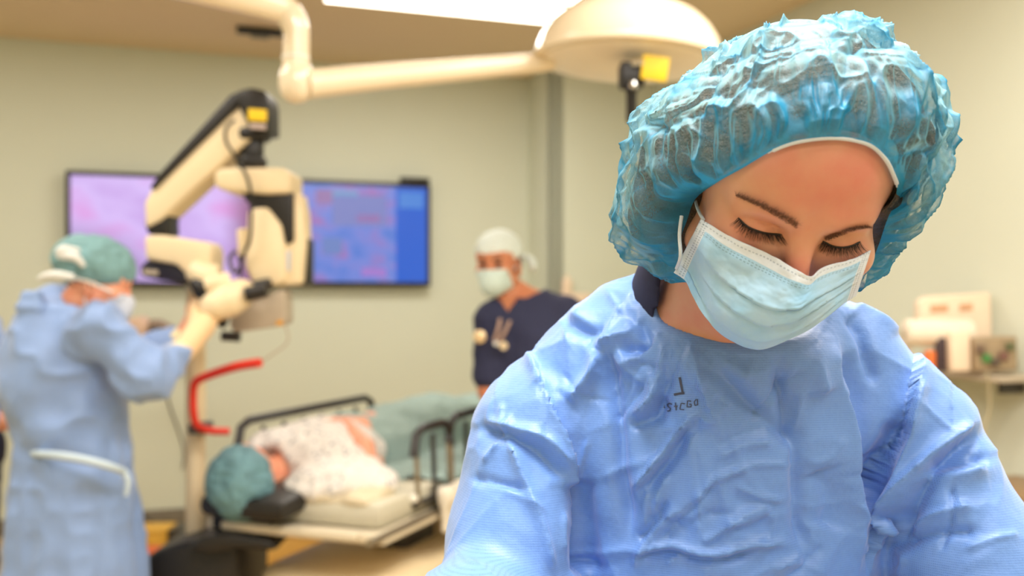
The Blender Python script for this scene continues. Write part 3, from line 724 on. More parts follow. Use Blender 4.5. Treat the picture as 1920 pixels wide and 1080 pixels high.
def shell(sv, hair):
    s = sv[None, :]; o = om[:, None]
    w0 = np.sin((1-s)*o)/np.sin(o); w1 = np.sin(s*o)/np.sin(o)
    D = w0[..., None]*bd[:, None]+w1[..., None]*apex; D = D/np.linalg.norm(D, axis=2)[..., None]; Df = D.reshape(-1, 3)
    R = Renv(Df).reshape(NT, len(sv)); S = np.broadcast_to(s, R.shape); T = np.broadcast_to((tq/cum[-1])[:, None], R.shape)
    tc, ts = np.cos(2*np.pi*T).ravel(), np.sin(2*np.pi*T).ravel()
    if hair:
        gc = 1-np.exp(-S/.085); rc = (rb[:, None]+.001)*(1-gc)+R*gc-.006*np.clip(S*20, 0, 1)
        g = 1-np.exp(-S/.10); r = (rb[:, None]-.003-.006*np.exp(-S/.03))*(1-g)+(R*.88)*g
        q = np.stack([tc*14, ts*14, S.ravel()*3], 1); n1 = vnoise(q*1.0, 31); n2 = vnoise(np.stack([tc*60, ts*60, S.ravel()*4], 1), 32)
        r = r+(.005*n1+.0016*n2).reshape(R.shape)*np.clip(S*8, 0, 1)
        r = np.minimum(r, rc)
        Pq = CC+D*r[..., None]
        for _ in range(6):
            h = head_w(Pq.reshape(-1, 3)).reshape(R.shape); Pq = Pq+D*np.clip(.002-h, 0, .02)[..., None]*np.clip((S-.02)*25, 0, 1)[..., None]
        return Pq, None
    g = 1-np.exp(-S/.085); r = (rb[:, None]+.001)*(1-g)+R*g
    fall = np.exp(-S/.28)
    gp = np.stack([tc*9, ts*9, S.ravel()*3.2], 1)+.35*np.stack([vnoise(Df*6, 41), vnoise(Df*6, 42), vnoise(Df*6, 43)], 1)
    gather = (1-np.abs(vnoise(gp, 44))*2.2).reshape(R.shape)
    g2 = (1-np.abs(vnoise(gp*2.7, 45))*2.2).reshape(R.shape)
    wob = np.stack([vnoise(Df*3, 1), vnoise(Df*3, 2), vnoise(Df*3, 3)], 1)
    f1, f2 = worley(Df*3.2+wob*.7, 51); f3, f4 = worley(Df*7.0+wob*1.1, 52); f5, _ = worley(Df*15+wob*1.5, 53)
    ridge = 1-np.abs(vnoise(Df*4.3+wob*1.0, 55))*2.0
    ed = np.clip(1-np.sqrt(np.maximum(f2, 0))+np.sqrt(np.maximum(f1, 0)), 0, 1)**6; ed2 = np.clip(1-np.sqrt(f4)+np.sqrt(f3), 0, 1)**5
    rd2 = 1-np.abs(vnoise(np.stack([tc*3.4, ts*3.4, S.ravel()*2.6], 1)+wob*.55+5, 56))*2.2; rd3 = 1-np.abs(vnoise(Df*8+wob*1.3, 57))*2.0
    cr = -.013*(f1-.2)-.004*(f3-.2)+.0004*(f5-.28)+.0035*np.clip(ridge, 0, 1)**4+(.0075*np.clip(rd2, 0, 1)**4-.002)*np.clip((1-S.ravel())*2.5, 0, 1)+.0012*np.clip(rd3, 0, 1)**3+.003*vnoise(Df*2.2, 77)
    r = r+cr.reshape(R.shape)*np.clip(S*5, 0, 1)+(.0075*gather+.0026*g2)*fall*np.clip(S*22, 0, 1)
    dens = np.clip(.55*np.exp(-S/.075)+.22*np.clip(gather, 0, 1)**2*fall, 0, 1)+(.26*ed+.14*ed2+.25*np.clip(rd2, 0, 1)**8+.15*np.clip(ridge, 0, 1)**6).reshape(R.shape)
    Pq = CC+D*r[..., None]
    for _ in range(5):
        h = head_w(Pq.reshape(-1, 3)).reshape(R.shape); Pq = Pq+D*np.clip(.008-h, 0, .02)[..., None]*np.clip(S*20, 0, 1)[..., None]
    return Pq, dens.ravel()
def grid_faces(nt, ns, wrap=True):
    i = np.arange(nt if wrap else nt-1)[:, None]; j = np.arange(ns-1)[None, :]; a = i*ns+j; b = ((i+1) % nt)*ns+j
    return np.stack([a, b, b+1, a+1], -1).reshape(-1, 4)
sv = np.linspace(0, 1, NS)**1.25*.995
m_cap = sheer_mat('sheer blue cap cloth', (172, 214, 218), (46, 154, 200), .04, .84)
Vc, dens = shell(sv, False)
cap = npmesh('bouffant_cap', Vc.reshape(-1, 3), grid_faces(NT, NS), m_cap, woman); cap['label'] = 'see-through light blue bouffant cap'
at = cap.data.attributes.new('gather', 'FLOAT', 'POINT'); at.data.foreach_set('value', dens.astype(np.float32))
m_hair = mat('brown hair', (92, 80, 66), .5, var=.45, vscale=120, bump=.8, bscale=260)
Vh, _ = shell(np.linspace(0, 1, 120)*.995, True)
hair = npmesh('hair', Vh.reshape(-1, 3), grid_faces(NT, 120), m_hair, woman)
m_elastic = mat('white elastic', (214, 226, 236), .7, var=.1, vscale=900)
ka = len(BAND_A)+5; kb = len(BAND_A)+13
el = [p+(p-Vector(CC)).normalized()*.0008 for p in band_c[12*ka:12*kb+1]]
tube('elastic_band', el, [.0006]*3+[.0017]*(len(el)-6)+[.0006]*3, m_elastic, cap, seg=8)

# --- mask
MT = [(1316, 412), (1335, 423), (1370, 444), (1420, 466), (1458, 485), (1483, 500), (1502, 511), (1521, 518), (1536, 505), (1556, 496), (1597, 486), (1631, 469)]
MBt = [(1264, 512), (1285, 527), (1298, 554), (1320, 592), (1351, 623), (1376, 639), (1401, 650), (1430, 653), (1468, 640), (1515, 617), (1545, 596), (1575, 572), (1603, 554)]
def respl(pts, n):
    P = np.array([[p.x, p.y] for p in catmull([(a, b, 0) for a, b in pts], 8)]); L = np.concatenate([[0], np.cumsum(np.hypot(*np.diff(P, axis=0).T))]); q = np.linspace(0, L[-1], n)
    return np.stack([np.interp(q, L, P[:, 0]), np.interp(q, L, P[:, 1])], 1)
NU, NV = 170, 90
# the bottom edge is parametrised so that the side hems stay straight
T_ = respl(MT, NU); B_ = respl(MBt, NU)
vv = np.linspace(0, 1, NV)[None, :, None]
PXg = T_[:, None]*(1-vv)+B_[:, None]*vv
uu = np.linspace(0, 1, NU)
bulge = (np.sin(np.pi*uu)[:, None]*np.sin(np.pi*vv[0, :, 0])[None, :])
def mask_base(P):
    q = wl2(P); d = head_local(q, ears=False, eyes=False)
    d = U(d, sE(q, (0, .072, -.066), (.046, .040, .046)), .03)
    return d-.0035
O = np.repeat(CAM0[None], NU*NV, 0); Dr = rays(PXg.reshape(-1, 2)); Dr = Dr/np.linalg.norm(Dr, axis=1)[:, None]
ts_ = np.linspace(.62, 1.02, 100); best = np.full(NU*NV, 1e9); bt = np.zeros(NU*NV); hit = np.zeros(NU*NV, bool)
for t_ in ts_:
    d = mask_base(O+Dr*t_); nh = (~hit) & (d < 0); bt[nh] = t_; hit |= nh; m = (~hit) & (d < best); best[m] = d[m]; bt[m] = t_
G = bt.reshape(NU, NV)
for _ in range(60):
    Gp = np.pad(G, 1, mode='reflect', reflect_type='odd'); G = .5*G+.125*(Gp[2:, 1:-1]+Gp[:-2, 1:-1]+Gp[1:-1, 2:]+Gp[1:-1, :-2])
G = G-.003*bulge
VV = np.broadcast_to(np.linspace(0, 1, NV)[None], G.shape); UU = np.broadcast_to(uu[:, None], G.shape)
side = np.clip(np.minimum(UU, 1-UU)*9, 0, 1)
pl = 0
for v0, a in ((.42, .0034), (.62, .0034), (.82, .0028)):
    v1 = v0+.10*np.sin(np.pi*UU)
    x_ = (VV-v1)/.14; pl = pl+a*np.where(x_ < 0, np.exp(x_*1.2), -np.exp(-x_*3.5)*.25)*side
G = G-pl
Pm = np.stack([UU.ravel()*5, VV.ravel()*3, 0*UU.ravel()], 1)
G = G-(.0014*fbm(Pm*2, 3, 70)+.0016*(worley(Pm*1.7, 71)[0]-.3)).reshape(G.shape)*np.clip(side+.2, 0, 1)
G = G-.0012*np.exp(-((VV-.155)/.012)**2)*0
Vm = CAM0+Dr*G.reshape(-1)[:, None]
def mask_mat():
    m = mat('face mask cloth', (190, 222, 236), .7, var=0, spec=.25, sheen=.1); nt = m.node_tree; b = nt.nodes['Principled BSDF']
    uv = nd(nt, 'ShaderNodeUVMap', uv_map='uv'); sx = nd(nt, 'ShaderNodeSeparateXYZ'); nt.links.new(uv.outputs[0], sx.inputs[0])
    u, v = sx.outputs[0], sx.outputs[1]
    def M(op, a, b_, c=None, cl=False):
        n = nd(nt, 'ShaderNodeMath', operation=op, use_clamp=cl)
        for i, x in enumerate((a, b_, c)):
            if x is None: continue
            if isinstance(x, (int, float)): n.inputs[i].default_value = x
            else: nt.links.new(x, n.inputs[i])
        return n.outputs[0]
    def line(x, x0, w): return M('SUBTRACT', 1.0, M('DIVIDE', M('ABSOLUTE', M('SUBTRACT', x, x0), None), w), cl=True)
    dash = M('GREATER_THAN', M('SINE', M('MULTIPLY', u, 300.0), None), -.15); dashv = M('GREATER_THAN', M('SINE', M('MULTIPLY', v, 150.0), None), -.1)
    st = M('MULTIPLY', M('ADD', line(v, .055, .012), M('ADD', line(v, .165, .010), line(v, .195, .010))), dash)
    em = M('MULTIPLY', M('ADD', M('ADD', line(u, .025, .006), line(u, .04, .006)), M('ADD', line(u, .975, .006), line(u, .96, .006))), dashv)
    tot = M('MULTIPLY', M('ADD', st, em), .6, cl=True)
    edge = M('MAXIMUM', M('LESS_THAN', v, .135), M('MAXIMUM', M('LESS_THAN', u, .05), M('GREATER_THAN', u, .95)))
    tc = nd(nt, 'ShaderNodeTexCoord'); no = nd(nt, 'ShaderNodeTexNoise'); no.inputs['Scale'].default_value = 35; no.inputs['Detail'].default_value = 6; nt.links.new(tc.outputs['Object'], no.inputs['Vector'])
    c0 = nd(nt, 'ShaderNodeMix', data_type='RGBA'); c0.inputs[6].default_value = (*lin((140, 202, 246)), 1); c0.inputs[7].default_value = (*lin((198, 228, 252)), 1); nt.links.new(no.outputs['Fac'], c0.inputs[0])
    c1 = nd(nt, 'ShaderNodeMix', data_type='RGBA'); c1.inputs[7].default_value = (*lin((224, 236, 252)), 1); nt.links.new(edge, c1.inputs[0]); nt.links.new(c0.outputs[2], c1.inputs[6])
    c2 = nd(nt, 'ShaderNodeMix', data_type='RGBA'); c2.inputs[7].default_value = (*lin((92, 128, 160)), 1); nt.links.new(tot, c2.inputs[0]); nt.links.new(c1.outputs[2], c2.inputs[6])
    nt.links.new(c2.outputs[2], b.inputs['Base Color'])
    n2 = nd(nt, 'ShaderNodeTexNoise'); n2.inputs['Scale'].default_value = 500; n2.inputs['Detail'].default_value = 3; nt.links.new(tc.outputs['Object'], n2.inputs['Vector'])
    h = M('ADD', M('MULTIPLY', n2.outputs['Fac'], .35), M('MULTIPLY', tot, -.8))
    bp = nd(nt, 'ShaderNodeBump'); bp.inputs['Strength'].default_value = .3; bp.inputs['Distance'].default_value = .001; nt.links.new(h, bp.inputs['Height']); nt.links.new(bp.outputs['Normal'], b.inputs['Normal'])
    return m
mask = npmesh('face_mask', Vm, grid_faces(NU, NV, False), mask_mat(), woman, uv=np.stack([UU.ravel(), VV.ravel()], 1))
mask['label'] = 'pale blue pleated face mask with white top strip'
so = mask.modifiers.new('thickness', 'SOLIDIFY'); so.thickness = .0012; so.offset = -1
def surf(px, off=.001):
    p, t = trace(lambda P: head_w(P)-off, np.repeat(CAM0[None], len(px), 0), rays(px), .5); return p
tl0 = Vector(Vm[0]); bl0 = Vector(Vm[NV-1])
e1 = [Vector(p) for p in nearest([(1310, 396), (1305, 381), (1302, 364)], .003)]
tube('ear_loop', [tl0+Vector((.001, -.0005, 0))]+e1, .0014, m_elastic, mask, seg=8, sm=4)
l2 = Vector(Vm[int(NV*.6)]); 
tube('ear_loop', [bl0+Vector((.002, 0, .004)), Wp(1276, 480, .80), Wp(1274, 440, .803), Wp(1278, 405, .806)], .0015, m_elastic, mask, seg=8, sm=4)

# --- brows and lashes
m_brow = mat('eyebrow hair', (138, 100, 78), .6, var=.2, vscale=600)
m_lash = mat('dark lash', (22, 15, 13), .5, var=.1, vscale=600)
def hairs(name, roots, dirs, lens, r, m, parent, curl):
    V = []; F = []
    for p, d, l, c in zip(roots, dirs, lens, curl):
        p = Vector(p); d = Vector(d).normalized(); c = Vector(c); s = d.cross(Vector((.3, .8, .2))).normalized(); u = d.cross(s)
        n = 5; base = len(V)
        for i in range(n):
            t = i/(n-1); q = p+d*l*t+c*l*t*t; rr = r*(1-.85*t)
            for k in range(3):
                a = k*2.094; V.append(q+s*math.cos(a)*rr+u*math.sin(a)*rr)
        for i in range(n-1):
            for k in range(3): F.append((base+i*3+k, base+i*3+(k+1) % 3, base+i*3+3+(k+1) % 3, base+i*3+3+k))
    return npmesh(name, [list(v) for v in V], F, m, parent)
rng = np.random.default_rng(5)
def brow(pts, wid, parent):
    c = respl(pts, 260); c2 = respl(pts, 261); roots = []; dirs = []; px = []; k = 0
    for i in range(260):
        for rep in range(2):
            t = i/259; w = np.interp(t, [0, .25, .7, 1], wid); px.append((c[i][0]+rng.normal()*1.0, c[i][1]+rng.uniform(-w, w)))
            tg = c2[min(i+4, 260)]-c2[max(i-4, 0)]; dirs.append(tg)
    sp = surf(px, .0004); d3 = []
    q = surf([(p[0]-d[0]*.3+rng.normal(), p[1]-d[1]*.3-rng.uniform(0, 3)) for p, d in zip(px, dirs)], .0010)
    for a, b in zip(sp, q): d3.append(b-a)
    L = [rng.uniform(.004, .0075) for _ in sp]
    return hairs('eyebrow', sp, d3, L, .00016, m_brow, parent, [A(0, 0, 0)]*len(sp))
brow([(1494, 424), (1474, 412), (1452, 400), (1427, 387), (1401, 376), (1379, 366)], [5, 6.5, 3.6, 1.2], woman)
brow([(1547, 448), (1571, 440), (1593, 433), (1615, 428), (1636, 427)], [4.5, 5, 3.2, 1.2], woman)
def lashes(pts, n, sgn):
    c = respl(pts, n); c = c+rng.normal(size=c.shape)*.5; sp = surf([tuple(p) for p in c], .0); d = []; cu = []
    for i in range(n):
        t = (i/(n-1)-.5)*2
        dl = A(.55*t+sgn*.12+rng.normal()*.08, .62+rng.normal()*.05, -.75); d.append(WR@dl); cu.append(WR@A(t*.1, .12, .30))
    L = [rng.uniform(.0085, .0125) for _ in range(n)]
    tube('lash_line_slit_shade', [Vector(p) for p in surf([tuple(p) for p in respl(pts, 12)], .0003)], [.0003]+[.0008]*10+[.0003], m_lash, woman, seg=8)  # lash line that also paints the shadowed eye slit as a dark tube
    return hairs('eyelashes', sp-np.array(d)*.0006, d, L, .00022, m_lash, woman, cu)
lashes([(1384, 408), (1400, 424), (1420, 433), (1440, 438), (1466, 440)], 150, -.5)
lashes([(1543, 452), (1559, 461), (1578, 464), (1597, 461), (1613, 453)], 130, .5)


# ================================================================ background things
m_cream = mat('cream plastic', (236, 216, 178), .45, var=.03)
m_black = mat('black plastic', (26, 23, 22), .45, var=.1)
m_grey = mat('grey plastic', (186, 172, 152), .5)
m_dgrey = mat('dark grey metal', (70, 66, 62), .4, metal=.3)
m_chrome = mat('chrome', (220, 220, 220), .15, metal=1, var=0)
m_yellow = mat('yellow label', (240, 200, 30), .5)
m_red = mat('red rubber tube', (214, 44, 24), .4)
m_bluegown = dimple_mat('blue gown cloth', (136, 164, 214), (96, 130, 186), 300)
m_latex = mat('cream latex', (240, 206, 160), .5, sss=.1)
m_teal = mat('teal cap cloth', (120, 160, 164), .8, var=.25, vscale=30, bump=.5, bscale=40)
m_mask2 = mat('light mask cloth', (206, 226, 222), .8)
m_tie = mat('white tie cloth', (222, 224, 222), .8)
m_skin2 = skin_mat('tanned skin', (206, 138, 100), (206, 110, 84)); m_skin3 = skin_mat('rosy skin', (232, 166, 134), (226, 120, 96))
m_darkhair = mat('dark hair', (36, 28, 24), .6, var=.3, vscale=200)
m_eye = mat('dark eye', (30, 20, 16), .2)

# wall screens
def screen_mat(kind):
    m = bpy.data.materials.new('screen '+kind); m.use_nodes = True; nt = m.node_tree; b = nt.nodes['Principled BSDF']
    b.inputs['Base Color'].default_value = (.01, .01, .02, 1); b.inputs['Roughness'].default_value = .25
    uv = nd(nt, 'ShaderNodeUVMap', uv_map='uv'); sx = nd(nt, 'ShaderNodeSeparateXYZ'); nt.links.new(uv.outputs[0], sx.inputs[0])
    no = nd(nt, 'ShaderNodeTexNoise'); no.inputs['Detail'].default_value = 2; nt.links.new(uv.outputs[0], no.inputs['Vector'])
    if kind == 'purple':
        no.inputs['Scale'].default_value = 2.2
        ra = nd(nt, 'ShaderNodeValToRGB'); e = ra.color_ramp.elements
        e[0].position = .30; e[0].color = (*lin((176, 140, 206)), 1); e[1].position = .72; e[1].color = (*lin((206, 130, 200)), 1)
        x = e.new(.5); x.color = (*lin((196, 170, 226)), 1); nt.links.new(no.outputs['Fac'], ra.inputs[0]); col = ra.outputs[0]
        vd = nd(nt, 'ShaderNodeVectorMath', operation='DISTANCE'); vd.inputs[1].default_value = (0, .1, 0); nt.links.new(uv.outputs[0], vd.inputs[0])
        mr = nd(nt, 'ShaderNodeMapRange', interpolation_type='SMOOTHSTEP'); mr.inputs[1].default_value = .0; mr.inputs[2].default_value = .55; nt.links.new(vd.outputs['Value'], mr.inputs[0])
        mx = nd(nt, 'ShaderNodeMix', data_type='RGBA'); mx.inputs[6].default_value = (*lin((70, 44, 70)), 1); nt.links.new(mr.outputs[0], mx.inputs[0]); nt.links.new(col, mx.inputs[7]); col = mx.outputs[2]
        mr = nd(nt, 'ShaderNodeMapRange', interpolation_type='SMOOTHSTEP'); mr.inputs[1].default_value = .80; mr.inputs[2].default_value = 1.0; nt.links.new(sx.outputs[0], mr.inputs[0])
        mx = nd(nt, 'ShaderNodeMix', data_type='RGBA'); mx.inputs[7].default_value = (*lin((130, 84, 120)), 1); nt.links.new(mr.outputs[0], mx.inputs[0]); nt.links.new(col, mx.inputs[6]); col = mx.outputs[2]
    else:
        no.inputs['Scale'].default_value = 5
        ra = nd(nt, 'ShaderNodeValToRGB'); e = ra.color_ramp.elements
        e[0].position = .32; e[0].color = (*lin((70, 110, 190)), 1); e[1].position = .70; e[1].color = (*lin((150, 100, 160)), 1)
        x = e.new(.5); x.color = (*lin((104, 122, 196)), 1); nt.links.new(no.outputs['Fac'], ra.inputs[0]); col = ra.outputs[0]
        gt = nd(nt, 'ShaderNodeMath', operation='GREATER_THAN'); gt.inputs[1].default_value = .80; nt.links.new(sx.outputs[0], gt.inputs[0])
        mx = nd(nt, 'ShaderNodeMix', data_type='RGBA'); mx.inputs[7].default_value = (*lin((20, 84, 186)), 1); nt.links.new(gt.outputs[0], mx.inputs[0]); nt.links.new(col, mx.inputs[6]); col = mx.outputs[2]
    nt.links.new(col, b.inputs['Emission Color']); b.inputs['Emission Strength'].default_value = .95
    return m
def onA(px):
    # point of the back wall seen at this column
    k = (px-960)/FPX; s = (k*6.1+2.157)/(.943-.333*k); return Vector((-2.157+.943*s, 6.1+.333*s, 0))
def tv(name, x0, x1, ztop, zbot, kind, lab):
    a = onA(x0)+NA*.07; b = onA(x1)+NA*.07; c = (a+b)/2; L = (b-a).length; h = ztop-zbot; zc = (ztop+zbot)/2
    t = thing(name, (c.x, c.y, zbot), lab, 'television')
    box('housing', (L, .05, h), (c.x, c.y, zc), m_black, t, ANG, .012)
    w2_, h2 = L/2-.028, h/2-.03; f = c+NA*.0262
    V = [f-UA*w2_+Vector((0, 0, zc-h2)), f+UA*w2_+Vector((0, 0, zc-h2)), f+UA*w2_+Vector((0, 0, zc+h2)), f-UA*w2_+Vector((0, 0, zc+h2))]
    npmesh('screen', [list(v) for v in V], [[0, 1, 2, 3]], screen_mat(kind), t, sm=False, uv=[[0, 0], [1, 0], [1, 1], [0, 1]])
    w = c-NA*.045; box('wall_bracket', (.3, .04, .3), (w.x, w.y, zc), m_dgrey, t, ANG, .004)
    return t, c, f, L, zc, h
tvl = tv('television', 125, 480, 2.146, 1.462, 'purple', 'wall screen showing a purple surgical image, left of the two')
tvr = tv('television', 487, 801, 2.148, 1.468, 'blue', 'wall screen showing a blue computer interface, right of the two')
# windows drawn on the interface: flat coloured patches lit by the screen itself
def uipatch(u0, u1, v0, v1, rgb, nm='interface_panel'):
    t, c, f, L, zc, h = tvr; f = f+NA*.0012; L2 = L/2-.03; h2 = h/2-.03
    P = lambda u, v: list(f+UA*(L2*(2*u-1))+Vector((0, 0, zc+h2*(1-2*v))))
    m = mat('interface colour', rgb, .4, var=0, emit=.9); m.node_tree.nodes['Principled BSDF'].inputs['Base Color'].default_value = (.01, .01, .01, 1)
    npmesh(nm, [P(u0, v1), P(u1, v1), P(u1, v0), P(u0, v0)], [[0, 1, 2, 3]], m, t, sm=False)
uipatch(.40, .74, .10, .42, (112, 120, 180)); uipatch(.40, .56, .06, .12, (110, 150, 190)); uipatch(.55, .70, .30, .38, (160, 104, 150)); uipatch(.30, .40, .05, .2, (140, 110, 160))
uipatch(.58, .74, .86, .94, (150, 110, 190)); uipatch(.82, .98, .05, .22, (60, 120, 200)); uipatch(.34, .46, .55, .72, (96, 120, 180))
b_ = onA(772)+NA*.08
cb = thing('camera_bar', (b_.x, b_.y, 2.15), 'small black box sitting on the right top corner of the blue screen', 'camera')
box('housing', (.20, .05, .035), (b_.x, b_.y, 2.168), m_black, cb, ANG, .01); q = b_+NA*.03
lathe('lens', [(.010, 0), (.010, .006), (.007, .008)], (q.x, q.y, 2.168), m_dgrey, cb, seg=16, rot=rot_to(NA))

# ---- surgical lamp
YL = 3.2
lc = Wp(1178, 108, YL)
lamp = thing('surgical_lamp', (lc.x, lc.y, lc.z), 'cream dome surgical lamp on a jointed overhead arm', 'surgical lamp')
m_dome = mat('glossy cream dome', (244, 228, 200), .22, var=.01, coat=.6)
R_t = Matrix.Rotation(math.radians(3), 3, 'Y')
lathe('dome', [(.298, -.012), (.302, 0), (.298, .02), (.285, .055), (.262, .092), (.225, .128), (.175, .156), (.115, .174), (.06, .181), (.0, .183)], lc, m_dome, lamp, seg=96, rot=R_t)
m_lens = mat('frosted lamp glass', (250, 238, 220), .3, var=.08, vscale=8)
lathe('lens_cover', [(.0, -.058), (.10, -.054), (.19, -.042), (.25, -.028), (.285, -.012), (.29, -.006), (.0, -.006)], lc, m_lens, lamp, seg=80, rot=R_t)
lathe('rim', [(.292, -.018), (.306, -.014), (.308, -.004), (.303, .003), (.292, .0)], lc, m_dome, lamp, seg=96, rot=R_t)
hd = Wp(1184, 118, 2.98)
box('handle_socket', (.075, .075, .075), Wp(1184, 142, 3.0), m_black, lamp, 0, .01)
hc = Wp(1184, 164, 3.0)
lathe('sterile_handle', [(.012, -.105), (.016, -.10), (.016, -.02), (.020, -.01), (.020, .03), (.0, .035)], hc, m_black, lamp, seg=24)
for x, y in ((1187, 160), (1200, 117), (1190, 118)):
    bpy_ = Wp(x, y, 2.955); lathe('chrome_knob', [(.0, -.014), (.010, -.010), (.014, 0), (.010, .010), (.0, .014)], bpy_, m_chrome, lamp, seg=20)
tg = box('warning_tag', (.078, .006, .072), Wp(1228, 128, 2.95), m_yellow, lamp, 0, .002, rot=Matrix.Rotation(math.radians(8), 3, 'Y')); tg['label'] = 'yellow tag'
J1 = Wp(1012, 118, 3.2); J2 = Wp(556, 158, 2.86); J3 = Wp(556, 52, 2.86)
lathe('joint_ball', [(0, -.052), (.026, -.045), (.045, -.026), (.052, 0), (.050, .03), (.042, .055), (.038, .06)], J2+Vector((0, 0, -.005)), m_dome, lamp, seg=32)
tube('lower_arm', [Wp(1040, 116, 3.2), J1, J1.lerp(J2, .25), J1.lerp(J2, .6), J2+Vector((.03, 0, 0))], [.026, .031, .034, .038, .043], m_dome, lamp, seg=28)
tube('joint_post', [J2+Vector((-.002, 0, -.045)), J2+Vector((-.002, 0, -.03)), J2+Vector((-.002, 0, .06)), J3+Vector((0, 0, -.03)), J3+Vector((0, 0, .0))], [.030, .042, .039, .037, .037], m_dome, lamp, seg=28)
lathe('joint_ring', [(.0385, -.006), (.041, -.004), (.041, .004), (.0385, .006)], J2+Vector((-.002, 0, .075)), m_white, lamp, seg=28)
J4 = Wp(395, -20, 2.70); J5 = Wp(150, -75, 2.55)
tube('upper_arm', [J3+Vector((0, 0, -.02)), J3+Vector((-.012, 0, .022)), J3+Vector((-.05, -.01, .055)), J4, J5], [.037, .040, .042, .044, .046], m_dome, lamp, seg=28, sm=4)
tube('ceiling_post', [J5+Vector((0, 0, -.06)), Vector((J5.x, J5.y, CEIL-.01))], [.05, .05], m_dome, lamp, seg=28)
lathe('ceiling_plate', [(.0, -.03), (.14, -.03), (.16, -.01), (.16, 0), (0, 0)], Vector((J5.x, J5.y, CEIL-.001)), m_dome, lamp, seg=40)
vc = Wp(488, 56, 5.62)
vt = thing('ceiling_track', (vc.x, vc.y, CEIL), 'short black bracket on the ceiling just behind the lamp arm elbow', 'bracket')
box('rail', (.26, .07, .035), (vc.x, vc.y, CEIL-.0185), m_black, vt, ANG, .01); box('mount', (.1, .1, .012), (vc.x, vc.y, CEIL-.0405), m_dgrey, vt, ANG, .004)

# ---- microscope
YM = 3.3
mp = Wp(368, 1020, YM+.12)
mic = thing('surgical_microscope', (mp.x, mp.y, 0), 'large cream and black surgical microscope on a floor column', 'microscope')
prism('arm', [(270, 380), (286, 350), (448, 196), (474, 204), (470, 262), (436, 288), (300, 414), (272, 428)], YM-.02, .15, m_cream, mic, .012)
prism('arm_cover', [(279, 352), (300, 322), (430, 178), (452, 168), (478, 168), (474, 200), (448, 197), (288, 356)], YM-.03, .17, m_black, mic, .008)
prism('arm_head', [(442, 170), (470, 163), (498, 170), (502, 190), (503, 246), (470, 246), (456, 216), (446, 200)], YM-.05, .17, m_black, mic, .012)
prism('yellow_label', [(465, 203), (500, 206), (500, 228), (465, 226)], YM-.054, .004, m_yellow, mic, .001)['label'] = 'yellow warning label'
prism('grey_label', [(468, 231), (499, 233), (498, 243), (468, 241)], YM-.054, .004, mat('grey pink label', (190, 170, 160), .5), mic, .001)
def vcyl(name, x, y0, y1, Y, r, m, parent, seg=24):
    a = Wp(x, y0, Y); b = Wp(x, y1, Y); h = a.z-b.z; e = min(.008, h*.2)
    return lathe(name, [(r*.9, 0), (r, e), (r, h-e), (r*.9, h)], b, m, parent, seg=seg)
vcyl('swivel_collar', 474, 243, 265, YM+.03, .060, m_black, mic); vcyl('swivel_post', 472, 262, 312, YM+.03, .040, m_black, mic); vcyl('post_flange', 472, 295, 314, YM+.03, .050, m_black, mic)
prism('carrier', [(400, 322), (416, 314), (530, 314), (544, 322), (545, 362), (500, 364), (420, 358), (402, 350)], YM-.05, .20, m_cream, mic, .016)
prism('drive_bracket', [(452, 360), (549, 360), (549, 454), (530, 454), (522, 422), (500, 394), (462, 380)], YM-.03, .13, m_black, mic, .008)
prism('optics_body', [(464, 392), (500, 388), (527, 422), (535, 470), (536, 525), (520, 536), (474, 533), (458, 500)], YM-.045, .17, m_cream, mic, .014)
prism('side_column', [(549, 362), (562, 362), (569, 400), (572, 455), (566, 532), (516, 536), (530, 516), (534, 460), (550, 452)], YM-.02, .12, m_cream, mic, .010)
prism('side_dark_panel', [(569, 440), (580, 450), (580, 530), (566, 536)], YM+.02, .08, m_black, mic, .004)  # thin black panel behind the right of the side column
prism('display_strip', [(532, 470), (544, 470), (544, 508), (532, 508)], YM-.026, .004, mat('pale screen strip', (196, 206, 224), .3), mic, .001)
prism('small_column', [(443, 430), (460, 427), (462, 478), (446, 482)], YM+.02, .04, m_cream, mic, .006)
prism('elbow_joint', [(272, 400), (292, 386), (318, 388), (312, 410), (314, 440), (276, 440), (270, 420)], YM-.01, .13, m_black, mic, .012)
prism('lower_arm', [(270, 442), (300, 440), (390, 454), (397, 470), (396, 515), (350, 516), (330, 496), (272, 486)], YM-.03, .15, m_cream, mic, .012)
prism('arm_underside', [(262, 500), (276, 486), (322, 487), (350, 506), (356, 530), (300, 526), (264, 518)], YM-.01, .14, mat('dark blue black plastic', (34, 32, 48), .4), mic, .010)
prism('underside_label', [(268, 505), (296, 507), (296, 516), (268, 514)], YM-.013, .004, m_grey, mic, .001)
# binocular tubes
def ptube(name, pts, r, m, parent, seg=20, sm=0): return tube(name, [Wp(x, y, Y) for x, y, Y in pts], r, m, parent, seg, sm)
ptube('beam_splitter', [(362, 505, YM-.04), (385, 520, YM-.05), (412, 520, YM-.05)], [.036, .046, .040], m_cream, mic)
ptube('tube_ring', [(366, 528, YM-.07), (380, 543, YM-.08), (392, 548, YM-.08)], [.022, .034, .030], m_black, mic)
ptube('assistant_tube', [(388, 535, YM-.12), (405, 530, YM-.12), (428, 528, YM-.10)], [.028, .032, .030], m_cream, mic)
ptube('binocular_head', [(384, 592, YM-.17), (398, 578, YM-.16), (430, 562, YM-.14), (458, 548, YM-.12), (472, 544, YM-.12)], [.020, .046, .056, .046, .026], m_cream, mic, 28, sm=4)
ptube('eyepiece', [(462, 552, YM-.16), (482, 548, YM-.16), (500, 544, YM-.16)], [.024, .022, .020], m_black, mic)
ptube('eyepiece', [(474, 540, YM-.06), (492, 536, YM-.06), (508, 532, YM-.06)], [.022, .022, .020], m_black, mic)
